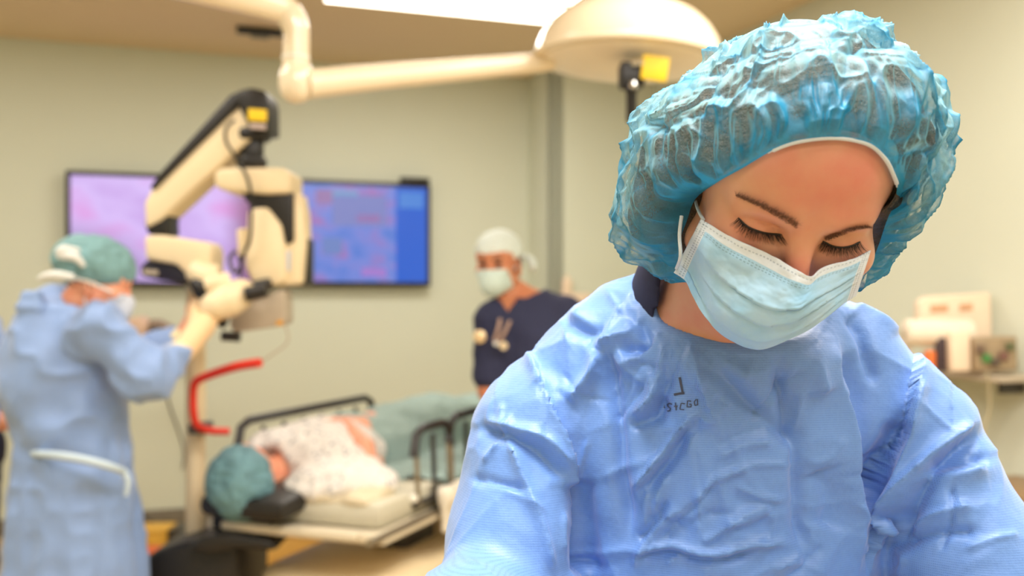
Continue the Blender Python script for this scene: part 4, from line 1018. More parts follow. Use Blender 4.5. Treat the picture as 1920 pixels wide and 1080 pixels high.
prism('control_box', [(432, 566), (470, 560), (528, 542), (534, 548), (536, 606), (520, 612), (438, 624), (430, 612)], YM-.02, .12, m_grey, mic, .010)
prism('amber_light', [(518, 602), (530, 600), (530, 609), (518, 611)], YM-.024, .006, mat('amber plastic', (226, 160, 50), .4), mic, .001)
ptube('knob', [(416, 630, YM-.08), (450, 632, YM-.08)], [.016, .016], m_black, mic)
ptube('knob', [(408, 600, YM-.12), (424, 606, YM-.12)], [.018, .020], m_black, mic)
ptube('cable', [(440, 225, YM-.06), (424, 240, YM-.07), (424, 265, YM-.07), (440, 292, YM-.08), (460, 325, YM-.09), (470, 360, YM-.08), (471, 410, YM-.07), (468, 450, YM-.07), (456, 480, YM-.06), (450, 520, YM-.06)], .0055, m_black, mic, 10, sm=5)
ptube('cable', [(443, 470, YM-.02), (430, 485, YM-.02), (438, 510, YM-.04), (452, 500, YM-.05), (448, 480, YM-.04)], .006, m_dgrey, mic, 10, sm=5)
ptube('cable', [(533, 606, YM), (540, 640, YM), (510, 665, YM), (490, 678, YM)], .003, m_grey, mic, 8, sm=5)
# column, base
pc = Wp(367, 1020, YM+.12)
lathe('column', [(.033, .56), (.034, .57), (.034, 1.43), (.030, 1.44)], (pc.x, pc.y, 0), m_cream, mic, seg=32)
lathe('column_collar', [(.05, .535), (.05, .56), (.036, .575)], (pc.x, pc.y, 0), m_dgrey, mic, seg=32)
prism('base', [(256, 1085), (262, 1052), (300, 1030), (350, 1012), (420, 1008), (446, 1024), (446, 1085), (446, 1330), (256, 1330)], YM-.05, .42, m_black, mic, .03)
prism('base_cover', [(350, 1030), (380, 1004), (430, 1000), (500, 1012), (524, 1026), (510, 1034), (440, 1030), (400, 1040)], YM-.12, .40, m_black, mic, .012)
for x, Y in ((262, YM+.0), (262, YM+.35), (452, YM+.0), (452, YM+.35)):
    p = Wp(x, 1000, Y); lathe('caster', [(.0, -.02), (.05, -.02), (.055, -.01), (.055, .01), (.05, .02), (0, .02)], (p.x, p.y, .055), m_dgrey, mic, seg=24, rot=rot_to((1, 0, 0)))
t = tube('red_handle', [Wp(487, 680, 3.1), Wp(440, 688, 3.14), Wp(385, 706, 3.2), Wp(366, 718, 3.22), Wp(362, 742, 3.23), Wp(363, 775, 3.23), Wp(370, 797, 3.25), Wp(392, 807, 3.3), Wp(430, 809, 3.33)], [.015, .015, .014, .013, .013, .013, .013, .013, .012], m_red, mic, seg=14, sm=6); t['label'] = 'bright red handle bar'
prism('arm_bracket', [(352, 795), (384, 795), (384, 815), (352, 815)], YM+.02, .10, m_dgrey, mic, .004)

# ---- stretcher
e_ = Vector((.937, -.35, 0)).normalized(); d_ = Vector((.35, .937, 0)).normalized(); O_ = Vector((-.985, 3.30, 0)); BA = math.atan2(e_.y, e_.x)
def bp(u, v, z): return O_+e_*u+d_*v+Vector((0, 0, z))
bed = thing('hospital_stretcher', tuple(bp(.3, .9, 0)), 'wheeled hospital stretcher with black side rails, under the lying patient', 'stretcher')
m_bedf = mat('stretcher frame paint', (216, 204, 180), .4); m_railb = mat('black rail rubber', (38, 35, 34), .4); m_steel = mat('rail steel', (150, 140, 122), .35, metal=.7)
m_sheet = mat('pale teal sheet', (150, 172, 168), .9, var=.12, vscale=12, bump=.4, bscale=20)
box('frame', (.66, 1.92, .035), bp(.31, .94, .645), m_bedf, bed, BA, .01)
box('mattress', (.60, 1.88, .085), bp(.31, .955, .706), mat('mattress cover', (196, 190, 170), .7), bed, BA, .03)
box('headrest', (.32, .36, .07), bp(.18, .06, .742), m_black, bed, 0, .03, rot=Matrix.Rotation(BA, 3, 'Z') @ Matrix.Rotation(math.radians(5), 3, 'X'))
box('drape', (.22, .03, .12), bp(.13, -.03, .70), m_black, bed, BA, .01)
box('base_cover', (.56, 1.20, .24), bp(.36, .70, .37), m_cream, bed, BA, .06, seg=4)
box('column', (.14, .26, .20), bp(.40, .60, .56), m_dgrey, bed, BA, .02)
box('column', (.16, .30, .20), bp(.33, 1.25, .56), m_dgrey, bed, BA, .02)
box('push_bar', (.50, .03, .03), bp(.31, -.04, .655), m_bedf, bed, BA, .01)
for u in (.06, .62):
    for v in (.2, 1.5):
        p = bp(u, v, .085); lathe('caster', [(.0, -.025), (.075, -.025), (.085, -.012), (.085, .012), (.075, .025), (0, .025)], p, m_dgrey, bed, seg=24, rot=rot_to(e_))
        tube('caster_stem', [bp(u, v, .10), bp(u, v, .33)], .018, m_steel, bed)
        tube('base_strut', [bp(u, v, .33), bp(.33, .75, .36)], .018, m_steel, bed)
def rail(u, v0, v1, n, zt=.965):
    t = tube('rail_top', [bp(u, v0-.02, zt-.09), bp(u, v0, zt-.02), bp(u, v0+.05, zt), bp(u, v1-.05, zt), bp(u, v1, zt-.02), bp(u, v1+.02, zt-.09)], .0155, m_railb, bed, 12)
    for i in range(n):
        v = v0+(v1-v0)*(i/(n-1)); tube('rail_post', [bp(u, v, zt-(.03 if 0 < i < n-1 else .07)), bp(u+.004, v+.01, .70)], .009, m_steel if i in (0, n-1) else m_railb, bed, 10)
    tube('rail_bottom', [bp(u, v0-.01, .705), bp(u, v1+.01, .705)], .012, m_railb, bed, 10)
rail(-.005, .15, 1.08, 8)
rail(.622, .24, .50, 3, .955); rail(.622, .52, 1.35, 7)
tube('side_rod', [bp(.63, -.1, .655), bp(.63, 1.8, .655)], .012, m_steel, bed)
for x, y, Y in ((735, 915, 3.28), (775, 935, 3.3)):
    lathe('release_knob', [(.0, -.016), (.013, -.010), (.016, 0), (.013, .010), (0, .016)], Wp(x, y, Y), m_white, bed, seg=16)
m_towel = mat('white towel', (232, 224, 208), .9, var=.1, vscale=20, bump=.6, bscale=30)
def cloth_sdf(P):
    c = bp(.665, .52, .66); Rz = np.array(Matrix.Rotation(BA, 3, 'Z'))
    return sB(P, c, (.022, .17, .085), .02, Rz)
tw = sdfmesh('towel', cloth_sdf, axis([(c_-.35, c_+.35, .01) for c_ in (bp(.665, .52, 0).x,)]), axis([(bp(.665, .52, 0).y-.35, bp(.665, .52, 0).y+.35, .01)]), axis([(.50, .86, .01)]), m_towel, None,
    disp=lambda V, N: V+N*(.012*vnoise(V*14, 3)+.010*vnoise(V*A(22, 22, 5), 5))[:, None])
tag(tw, 'white towel hanging over the near side of the stretcher', 'towel')

# ---- patient
pat = thing('person', tuple(bp(.2, .3, .75)), 'patient lying on the stretcher in a teal cap and white patterned gown', 'person')
PC = A(*Wp(462, 893, 3.26)); zf = A(*(Vector((.30, -.80, .0))+Vector((0, 0, 0)))); 
# local axes of the patient's head: up = towards the bed end near the camera, face = up and to the left
upv = Vector((-.30, -.90, .12)).normalized(); fw = Vector((-.35, .10, .93)); fw = (fw-upv*fw.dot(upv)).normalized(); xl = fw.cross(upv)
PR = np.array([list(xl), list(fw), list(upv)]).T
def pat_body(P):
    q = (P-PC)@PR; q = q*1.0; d = head_local(q)
    Cn = PC+PR@A(0, -.03, -.07)
    d = U(d, sC(P, Cn, (-.76, 3.50, .83), .05, .055), .02)
    d = U(d, sC(P, (-.85, 3.52, .84), (-.60, 3.50, .83), .055, .055), .04); d = U(d, sE(P, (-.70, 3.70, .83), (.15, .20, .08)), .05)
    d = U(d, sC(P, (-.66, 3.75, .82), (-.47, 4.15, .82), .12, .12), .06)
    for o in (-.08, .08):
        d = U(d, polycaps(P, [(-.47+o, 4.15, .82), (-.33+o, 4.5, .86), (-.15+o, 4.95, .80)], [.075, .055, .04], .03), .03)
    d = U(d, sC(P, (-.575, 3.50, .83), (-.50, 3.60, .79), .042, .038), .02)
    d = U(d, sC(P, Wp(694, 892, 3.40), Wp(682, 840, 3.46), .038, .038), .02)
    d = U(d, sC(P, Wp(682, 840, 3.46), Wp(645, 795, 3.64), .038, .026), .01)
    d = U(d, sE(P, Wp(632, 790, 3.70), (.045, .05, .018)), .015)
    h = A(*Wp(632, 790, 3.70))
    for k in range(4): d = U(d, sC(P, h+A(-.02+k*.004, .02*k-.02, .0), h+A(-.085, .024*k-.03, -.01), .0095, .008), .004)
    d = U(d, sC(P, h+A(0, -.03, 0), h+A(-.05, -.055, .005), .011, .009), .006)
    return d
sdfmesh('body', pat_body, axis([(-1.08, -.40, .007), (-.40, .1, .02)]), axis([(3.05, 4.0, .007), (4.0, 5.1, .02)]), axis([(.64, 1.06, .007)]), m_skin3, pat)
def pat_gown(P):
    d = sE(P, (-.70, 3.63, .825), (.215, .27, .125), np.array(Matrix.Rotation(-.35, 3, 'Z')))
    d = U(d, sC(P, (-.865, 3.50, .84), (-.60, 3.46, .83), .078, .078), .06)
    d = U(d, sC(P, (-.62, 3.40, .83), (-.52, 3.44, .79), .085, .075), .05)
    d = U(d, sE(P, (-.57, 3.31, .775), (.19, .14, .075)), .05)
    d = S_(d, sC(P, PC+PR@A(0, .0, -.02), PC+PR@A(0, .02, -.15), .095, .075), .02)
    return d
m_pgown = mat('white patterned gown', (240, 234, 228), .85, var=0); 
nt = m_pgown.node_tree; vo = nd(nt, 'ShaderNodeTexVoronoi'); vo.inputs['Scale'].default_value = 38; tcn = nd(nt, 'ShaderNodeTexCoord'); nt.links.new(tcn.outputs['Object'], vo.inputs['Vector'])
rr = nd(nt, 'ShaderNodeValToRGB'); rr.color_ramp.elements[0].color = (*lin((150, 152, 158)), 1); rr.color_ramp.elements[0].position = .18; rr.color_ramp.elements[1].color = (*lin((222, 216, 210)), 1); rr.color_ramp.elements[1].position = .3
nt.links.new(vo.outputs['Distance'], rr.inputs[0]); nt.links.new(rr.outputs[0], nt.nodes['Principled BSDF'].inputs['Base Color'])
crump = lambda a, s: (lambda V, N: V+N*(a*vnoise(V*s, 61)+a*.8*(1-2*np.abs(vnoise(V*s*1.8, 62)))+a*.4*(worley(V*s*2.2, 63)[0]-.3))[:, None])
sdfmesh('hospital_gown', pat_gown, axis([(-1.05, -.28, .008)]), axis([(3.1, 4.05, .008)]), axis([(.64, 1.02, .008)]), m_pgown, pat, disp=crump(.010, 11))
def pat_cap(P):
    q = (P-PC)@PR; d = sE(q, (0, -.020, .045), (.105, .118, .105)); return I_(d, -(q[:, 2]*.92+q[:, 1]*-.25+.012), .012)
m_pcap = mat('blue teal bouffant', (100, 140, 150), .7, var=.5, vscale=22, bump=.6, bscale=50)
sdfmesh('bouffant_cap', pat_cap, axis([(-1.06, -.68, .006)]), axis([(3.05, 3.48, .006)]), axis([(.62, 1.0, .006)]), m_pcap, pat, disp=crump(.006, 22))
def blank(P):
    d = sC(P*A(1, 1, 1), (-.50, 4.05, .80), (-.13, 4.98, .78), .16, .13); d = U(d, sE(P, (-.36, 4.45, .84), (.17, .22, .11)), .08)
    d = U(d, sB(P, bp(.33, 1.15, .745), (.30, .75, .02), .02, np.array(Matrix.Rotation(BA, 3, 'Z'))), .05)
    d = U(d, sC(P, (-.64, 3.86, .86), (-.47, 3.90, .82), .09, .10), .06)
    return d
bl = sdfmesh('blanket', blank, axis([(-1.0, .35, .014)]), axis([(3.5, 5.35, .014)]), axis([(.66, 1.04, .012)]), m_sheet, None, disp=crump(.012, 8))
tag(bl, 'pale teal blanket covering the legs of the lying patient', 'blanket')
# draped yellowish cloth at the near shoulder
def drp(P):
    d = sB(P, bp(.40, .10, .748), (.17, .08, .014), .015, np.array(Matrix.Rotation(BA, 3, 'Z'))); return U(d, sE(P, bp(.48, .16, .765), (.09, .10, .025)), .03)
dr = sdfmesh('folded_sheet', drp, axis([(-1.0, -.2, .009)]), axis([(2.9, 3.7, .009)]), axis([(.66, .9, .009)]), mat('cream linen', (212, 198, 170), .9, bump=.5, bscale=25), None, disp=crump(.008, 14))
tag(dr, 'cream sheet bunched beside the patient shoulder on the stretcher', 'sheet')

# ---- man in navy scrubs
MC = A(*Wp(935, 497, 3.75)); MR = head_rot(-.34, .05, -.03)
man = thing('person', (.08, 3.76, 0), 'man standing beside the stretcher, navy scrubs, white cap and pale mask', 'person')
def ml(P): return (P-MC)@MR
def mw(*p): return MC+MR@A(*p)
def man_body(P):
    d = head_local(ml(P)*.97)/.97
    d = U(d, sC(P, mw(0, -.02, -.07), (.055, 3.80, 1.37), .054, .060), .02)
    d = U(d, sC(P, (-.05, 3.72, 1.32), (.19, 3.82, 1.33), .06, .06), .05); d = U(d, sE(P, (.06, 3.77, 1.18), (.165, .11, .24)), .04)
    d = U(d, sE(P, (.08, 3.77, .92), (.155, .11, .16)), .06)
    for (a, b, c, s) in (((-.075, 3.71, 1.30), (-.085, 3.68, 1.05), (.0, 3.56, .86), -1), ((.225, 3.83, 1.30), (.27, 3.80, 1.06), (.25, 3.65, .84), 1)):
        d = U(d, sC(P, a, b, .046, .04), .02); d = U(d, sC(P, b, c, .04, .028), .015)
        f = (A(*c)-A(*b)); f = f/np.linalg.norm(f); pm = A(*c)+f*.05; d = U(d, sE(P, pm, (.036, .040, .042)), .02)
        for k in range(4):
            r0 = pm+A(-.024+.016*k, -.005, -.02); d = U(d, sC(P, r0, r0+f*(.055+.012*(k in (1, 2)))+A(0, .01, -.02), .009, .0075), .004)
        d = U(d, sC(P, pm+A(-.03*s, -.02, .01), pm+A(-.045*s, -.04, -.035), .012, .009), .006)
    for s in (0, 1):
        d = U(d, polycaps(P, [(.0+.16*s, 3.77, .86), (.0+.17*s, 3.76, .48), (.0+.17*s, 3.78, .09)], [.085, .058, .042], .03), .03)
        d = U(d, sE(P, (.0+.17*s, 3.72, .045), (.045, .13, .042)), .02)
    return d
sdfmesh('body', man_body, axis([(-.20, .12, .0045), (.12, .36, .01)]), axis([(3.48, 3.98, .006)]), axis([(0, 1.30, .014), (1.30, 1.70, .0045)]), m_skin2, man)
def man_top(P):
    d = sE(P, (.06, 3.77, 1.17), (.185, .13, .27)); d = U(d, sC(P, (-.055, 3.72, 1.315), (.20, 3.82, 1.325), .074, .078), .05)
    d = U(d, sC(P, (.075, 3.78, 1.2), (.08, 3.77, .86), .155, .165), .05)
    d = U(d, sC(P, (-.078, 3.71, 1.295), (-.085, 3.685, 1.10), .064, .060), .03); d = U(d, sC(P, (.228, 3.83, 1.29), (.265, 3.805, 1.10), .064, .062), .03)
    d = S_(d, sC(P, (.045, 3.80, 1.37), (.03, 3.74, 1.50), .068, .10), .01)
    q = P-A(-.015, 3.67, 1.355); v = np.abs(q[:, 0])*1.0-(q[:, 2]+.02)*.65; v = np.maximum(v, q[:, 1]-.06)
    return S_(d, v, .006)
sdfmesh('scrub_top', man_top, axis([(-.2, .38, .006)]), axis([(3.56, 3.98, .006)]), axis([(.66, 1.44, .007)]), m_navy, man, disp=crump(.004, 12))
def man_pants(P):
    d = sE(P, (.08, 3.77, .88), (.17, .13, .16))
    for s in (0, 1): d = U(d, polycaps(P, [(.0+.16*s, 3.77, .82), (.0+.17*s, 3.76, .48), (.0+.17*s, 3.78, .13)], [.10, .08, .07], .03), .02)
    return I_(d, .10-P[:, 2], .01)
sdfmesh('scrub_trousers', man_pants, axis([(-.2, .38, .014)]), axis([(3.56, 3.98, .014)]), axis([(.06, 1.06, .014)]), m_navy, man, disp=crump(.004, 10))
def cap_of(loc, sc=1.0, zc=.052, r=(.088, .108, .080), cut=.026, tilt=-.22):
    def f(P):
        q = loc(P)/sc; d = sE(q, (0, -.012, zc), r); d = I_(d, -(q[:, 2]+q[:, 1]*tilt*-1-cut)*.97, .006); return d*sc
    return f
m_wcap = mat('white cotton cap', (222, 234, 232), .85, var=.05, bump=.3, bscale=40)
sdfmesh('surgical_cap', cap_of(ml, r=(.087, .108, .082)), axis([(-.18, .10, .0045)]), axis([(3.6, 3.92, .0045)]), axis([(1.48, 1.70, .0045)]), m_wcap, man, disp=crump(.002, 24))
tube('cap_tie', [Vector(mw(.05, -.095, .03)), Vector(mw(.09, -.10, .02)), Vector(mw(.105, -.09, -.01)), Vector(mw(.10, -.10, -.03))], [.006, .014, .016, .006], m_wcap, man, seg=10, sm=4)
def mask_of(loc, sc=1.0):
    def f(P):
        q = loc(P)/sc; d = head_local(q, ears=False, eyes=False); d = U(d, sE(q, (0, .078, -.062), (.044, .040, .044)), .02)-.005
        return I_(d, sB(q, (0, .06, -.067), (.064, .075, .052), .01), .004)*sc
    return f
mk2 = sdfmesh('face_mask', mask_of(ml), axis([(-.18, .10, .004)]), axis([(3.6, 3.92, .004)]), axis([(1.34, 1.56, .004)]), m_mask2, man)
tube('ear_loop', [Vector(mw(.062, .045, -.03)), Vector(mw(.076, .01, -.005)), Vector(mw(.080, -.014, .005))], .0018, m_tie, mk2, seg=6, sm=3)
def mhair(P):
    q = ml(P); d = sE(q, (0, -.025, .0), (.079, .085, .075)); d = I_(d, sB(q, (0, -.075, -.005), (.09, .062, .05), .01), .006); return d
sdfmesh('hair', mhair, axis([(-.18, .10, .005)]), axis([(3.6, 3.95, .005)]), axis([(1.40, 1.62, .005)]), m_darkhair, man)
for s in (-1, 1):
    e0 = Vector(mw(.0315*s, .081, -.001)); lathe('eye', [(.0, -.002), (.013, -.001), (.014, .001), (.008, .005), (0, .006)], e0, m_eye, man, seg=14, rot=rot_to(Vector(MR@A(.15*s, 1, 0))))
    tube('eyebrow', [Vector(mw(.014*s, .0935, .020)), Vector(mw(.032*s, .090, .025)), Vector(mw(.050*s, .074, .020))], [.005, .006, .003], m_darkhair, man, seg=8, sm=3)
# stethoscope-like badge set
st = thing('stethoscope', (.0, 3.62, 1.1), 'silver stethoscope hanging on the chest of the navy scrubs', 'stethoscope')
tube('tubing', [Wp(938, 598, 3.60), Wp(934, 618, 3.585), Wp(926, 640, 3.58)], .0065, mat('grey tubing', (170, 140, 124), .4, metal=.3), st, seg=10, sm=4)
tube('tubing', [Wp(956, 602, 3.60), Wp(946, 624, 3.585), Wp(933, 644, 3.58)], .0065, bpy.data.materials['grey tubing'], st, seg=10, sm=4)
lathe('chest_piece', [(.0, 0), (.020, 0), (.023, .004), (.023, .009), (.016, .013), (0, .014)], Wp(900, 631, 3.60), mat('warm steel', (240, 214, 170), .3, metal=.4), st, seg=28, rot=rot_to((-.2, -1, 0)))
lathe('ear_tip', [(.0, 0), (.008, .002), (.009, .008), (0, .012)], Wp(930, 644, 3.575), m_tie, st, seg=16, rot=rot_to((0, -1, 0)))
lathe('badge_clip', [(.0, 0), (.014, 0), (.015, .005), (0, .007)], Wp(944, 648, 3.58), mat('cream badge', (226, 206, 170), .4), st, seg=20, rot=rot_to((0, -1, 0)))

# ---- surgeon at the microscope, seen from behind
SC_ = A(*Wp(182, 528, 3.02)); SR = head_rot(1.85, .28, .0)
def sl(P): return (P-SC_)@SR
def sw(*p): return SC_+SR@A(*p)
sur = thing('person', (-1.3, 3.1, 0), 'surgeon seen from behind at the microscope, long blue gown and teal cap', 'person')
gx = lambda x, y, Y: A(*Wp(x, y, Y))
shR = gx(190, 612, 2.93); elR = gx(275, 705, 2.95); wrR = gx(345, 655, 3.06); haR = gx(378, 612, 3.12)
shL = gx(150, 610, 3.25); elL = gx(250, 690, 3.33); wrL = gx(345, 630, 3.34); haL = gx(372, 585, 3.34)
bx0 = gx(122, 700, 3.08)
def hand(P, d, w, h, side, k1=.012):
    f = (h-w)/np.linalg.norm(h-w); up = np.cross(f, A(0, 1, 0)); up /= np.linalg.norm(up); sd = np.cross(f, up)
    d = U(d, sC(P, w+f*.0, h+f*.015, .028, .034), .02)
    for k in range(4):
        r0 = h+f*.02+up*(-.024+.016*k); m1 = r0+f*(.035+.006*(k in (1, 2)))+sd*.004*side; d = U(d, U(sC(P, r0, m1, .0105, .0095), sC(P, m1, m1+f*.02+sd*.022*side-up*.004, .0095, .0085), .003), .004)
    d = U(d, sC(P, h-f*.01+up*.03, h+f*.035+up*.045+sd*.015*side, .013, .010), .008)
    return d
def sur_body(P):
    d = head_local(sl(P)*.98)/.98
    d = U(d, sC(P, sw(0, -.03, -.06), gx(140, 600, 3.1), .05, .06), .02)
    d = U(d, sC(P, shR, shL, .05, .05), .04); d = U(d, sE(P, bx0, (.13, .15, .25)), .05); d = U(d, sC(P, gx(130, 840, 3.08), gx(140, 960, 3.08), .11, .11), .05)
    for a, b, w, h, s in ((shR, elR, wrR, haR, 1), (shL, elL, wrL, haL, -1)):
        d = U(d, sC(P, a, b, .046, .04), .02); d = U(d, sC(P, b, w, .04, .028), .015); d = hand(P, d, w, h, s)
    for s in (-1, 1):
        x = -1.33+.0; d = U(d, polycaps(P, [(x, 3.08+.06*s, .8), (x, 3.08+.08*s, .46), (x-.02, 3.08+.09*s, .09)], [.085, .058, .042], .03), .03); d = U(d, sE(P, (x+.04, 3.08+.09*s, .045), (.13, .045, .042)), .02)
    return d
sdfmesh('body', sur_body, axis([(-1.56, -1.38, .01), (-1.38, -.86, .006)]), axis([(2.82, 3.46, .007)]), axis([(0, 1.0, .016), (1.0, 1.62, .006)]), m_skin3, sur)
def sgown(P):
    d = sC(P, shR+A(-.04, .03, -.01), shL+A(-.04, -.03, -.01), .075, .075); d = U(d, sE(P, bx0+A(-.01, 0, .0), (.165, .185, .28)), .05)
    d = U(d, sE(P, gx(92, 680, 3.05), (.10, .15, .22)), .05)
    sk = sC(P, gx(135, 800, 3.08), gx(138, 1080, 3.08)+A(0, 0, -.10), .158, .205); sk = I_(sk, .34-P[:, 2], .01); d = U(d, sk, .06)
    d = U(d, sC(P, shR, elR, .066, .070), .03); d = U(d, sC(P, elR, gx(330, 668, 3.03), .072, .046), .03); d = U(d, sE(P, gx(262, 712, 2.95), (.07, .06, .05)), .03)
    d = U(d, sC(P, shL, elL, .066, .068), .03); d = U(d, sC(P, elL, gx(325, 640, 3.34), .066, .046), .03)
    # open back flap with its hanging edge
    d = U(d, sB(P, gx(45, 860, 2.94), (.035, .02, .50), .015, np.array(Matrix.Rotation(.05, 3, 'Y'))), .015)
    return S_(d, sC(P, sw(0, -.0, -.05), gx(150, 585, 3.1), .07, .062), .01)
def sfold(V, N):
    px = 960+V[:, 0]*FPX/V[:, 1]; py = HZ-(V[:, 2]-CAMZ)*FPX/V[:, 1]
    long_ = vnoise(np.stack([V[:, 0]*16, V[:, 1]*16, V[:, 2]*1.8], 1), 81); low = np.clip((py-840)/150, 0, 1)
    D = .020*long_*(.25+low)+.012*vnoise(V*9, 82)+.010*(1-2*np.abs(vnoise(V*15, 83)))*(1-.6*low)
    D -= .008*np.exp(-((py-(848+(px-65)*.2))/16)**2)
    return V+N*D[:, None]
sg = sdfmesh('gown', sgown, axis([(-1.72, -.88, .008)]), axis([(2.72, 3.52, .009)]), axis([(.30, 1.44, .009)]), m_bluegown, sur, disp=sfold)
def cuffs(P): return np.minimum(sC(P, gx(322, 672, 3.02), gx(345, 655, 3.06), .044, .036), sC(P, gx(322, 642, 3.34), gx(340, 632, 3.34), .044, .036))
m_cuff = mat('cream cuff', (244, 226, 180), .8)
for a_, b2_ in ((gx(322, 672, 3.02), gx(345, 655, 3.06)), (gx(322, 642, 3.34), gx(340, 632, 3.34))):
    sdfmesh('cuff', lambda P: sC(P, a_, b2_, .044, .036), axis([(-1.14, -.9, .006)]), axis([(2.92, 3.44, .006)]), axis([(1.1, 1.36, .006)]), m_cuff, sur)
def gloves(P):
    d = hand(P, sC(P, wrR, haR, .033, .036), wrR, haR, 1)-.0015; e = hand(P, sC(P, wrL, haL, .033, .036), wrL, haL, -1)-.0015; return np.minimum(d, e)
for w_, h_, s_ in ((wrR, haR, 1), (wrL, haL, -1)):
    sdfmesh('glove', lambda P: hand(P, sC(P, w_, h_, .033, .036), w_, h_, s_)-.0015, axis([(-1.08, -.84, .004)]), axis([(2.98, 3.46, .005)]), axis([(1.15, 1.44, .004)]), m_latex, sur)
def scap(P):
    q = sl(P); d = sE(q, (0, -.022, .050), (.100, .122, .086)); return I_(d, -(q[:, 2]-q[:, 1]*.22+.004), .01)
sdfmesh('bouffant_cap', scap, axis([(-1.48, -1.06, .006)]), axis([(2.84, 3.2, .006)]), axis([(1.38, 1.62, .006)]), m_teal, sur, disp=crump(.005, 22))
sm_ = sdfmesh('face_mask', mask_of(sl), axis([(-1.42, -1.08, .005)]), axis([(2.88, 3.2, .005)]), axis([(1.28, 1.52, .005)]), mat('lilac white mask cloth', (206, 214, 232), .8), sur)
def tie_loop(name, pts, r, m, parent): return tube(name, [Wp(*p) for p in pts], r, m, parent, seg=8, sm=5)
tie_loop('mask_tie', [(210, 548, 2.93), (170, 530, 2.905), (135, 520, 2.90)], .004, m_tie, sm_)
tie_loop('cap_tie', [(150, 470, 2.90), (120, 468, 2.88), (112, 478, 2.88), (140, 482, 2.88), (158, 500, 2.89)], [.006, .014, .012, .014, .006], m_tie, sur)
tie_loop('cap_tie', [(138, 520, 2.88), (108, 516, 2.86), (84, 518, 2.86), (72, 524, 2.86)], [.010, .014, .010, .006], m_tie, sur)
tie_loop('belt', [(62, 850, 2.92), (110, 854, 2.86), (160, 862, 2.85), (205, 874, 2.88), (236, 886, 2.96)], [.010, .012, .012, .012, .010], mat('pale blue tie', (196, 214, 228), .8), sg)
tie_loop('belt', [(228, 880, 2.95), (240, 900, 2.95), (236, 930, 2.95)], [.010, .010, .006], bpy.data.materials['pale blue tie'], sg)

# ---- second gowned person at the left edge
as_ = thing('person', (-1.86, 3.35, 0), 'gowned person mostly cut off by the left edge, behind the surgeon', 'person')
AC = A(-1.90, 3.42, 1.50); AR = head_rot(1.3, .3, 0)
def al(P): return (P-AC)@AR
def as_body(P):
    d = head_local(al(P)); d = U(d, sC(P, AC+AR@A(0, -.03, -.06), (-1.90, 3.4, 1.34), .05, .06), .02); d = U(d, sE(P, (-1.9, 3.4, 1.10), (.13, .15, .26)), .05); d = U(d, sE(P, (-1.9, 3.4, .88), (.14, .14, .14)), .05)
    for s in (-1, 1):
        d = U(d, sC(P, (-1.9, 3.4+.17*s, 1.28), (-1.86, 3.4+.20*s, 1.02), .045, .038), .03); d = U(d, sC(P, (-1.86, 3.4+.20*s, 1.02), (-1.72, 3.42+.10*s, .98), .038, .027), .02)
        h = A(-1.68, 3.42+.09*s, .98); d = hand(P, d, A(-1.72, 3.42+.10*s, .98), h, s)
        d = U(d, polycaps(P, [(-1.9, 3.4+.09*s, .8), (-1.9, 3.4+.09*s, .46), (-1.92, 3.4+.09*s, .09)], [.085, .058, .042], .03), .03); d = U(d, sE(P, (-1.86, 3.4+.09*s, .045), (.13, .045, .042)), .02)
    return d
sdfmesh('body', as_body, axis([(-2.1, -1.52, .008)]), axis([(3.1, 3.75, .009)]), axis([(0, 1.3, .014), (1.3, 1.64, .007)]), m_skin3, as_)
def as_gown(P):
    d = sC(P, (-1.9, 3.26, 1.27), (-1.9, 3.54, 1.27), .08, .08); d = U(d, sE(P, (-1.89, 3.4, 1.10), (.17, .19, .28)), .05)
    for s in (-1, 1): d = U(d, sC(P, (-1.9, 3.4+.17*s, 1.27), (-1.86, 3.4+.20*s, 1.02), .062, .06), .03); d = U(d, sC(P, (-1.86, 3.4+.20*s, 1.02), (-1.74, 3.42+.11*s, .985), .058, .040), .03)
    d = I_(d, .93-P[:, 2], .01)
    return S_(d, sC(P, (-1.9, 3.4, 1.36), AC+AR@A(0, 0, -.04), .064, .08), .01)
sdfmesh('gown', as_gown, axis([(-2.15, -1.6, .011)]), axis([(3.05, 3.75, .011)]), axis([(.88, 1.40, .011)]), m_bluegown, as_, disp=crump(.006, 10))
def as_tr(P):
    d = sE(P, (-1.9, 3.4, .88), (.155, .155, .15))
    for s in (-1, 1): d = U(d, polycaps(P, [(-1.9, 3.4+.09*s, .8), (-1.9, 3.4+.09*s, .46), (-1.92, 3.4+.09*s, .12)], [.10, .085, .075], .03), .02)
    return I_(d, .08-P[:, 2], .01)
sdfmesh('trousers', as_tr, axis([(-2.1, -1.7, .015)]), axis([(3.15, 3.65, .015)]), axis([(.05, 1.06, .015)]), m_navy, as_, disp=crump(.004, 10))
sdfmesh('bouffant_cap', lambda P: I_(sE(al(P), (0, -.02, .05), (.10, .12, .086)), -(al(P)[:, 2]-al(P)[:, 1]*.22+.004), .01), axis([(-2.1, -1.7, .008)]), axis([(3.25, 3.6, .008)]), axis([(1.4, 1.66, .008)]), m_teal, as_)
sdfmesh('face_mask', mask_of(al), axis([(-2.05, -1.75, .006)]), axis([(3.28, 3.56, .006)]), axis([(1.36, 1.56, .006)]), m_mask2, as_)

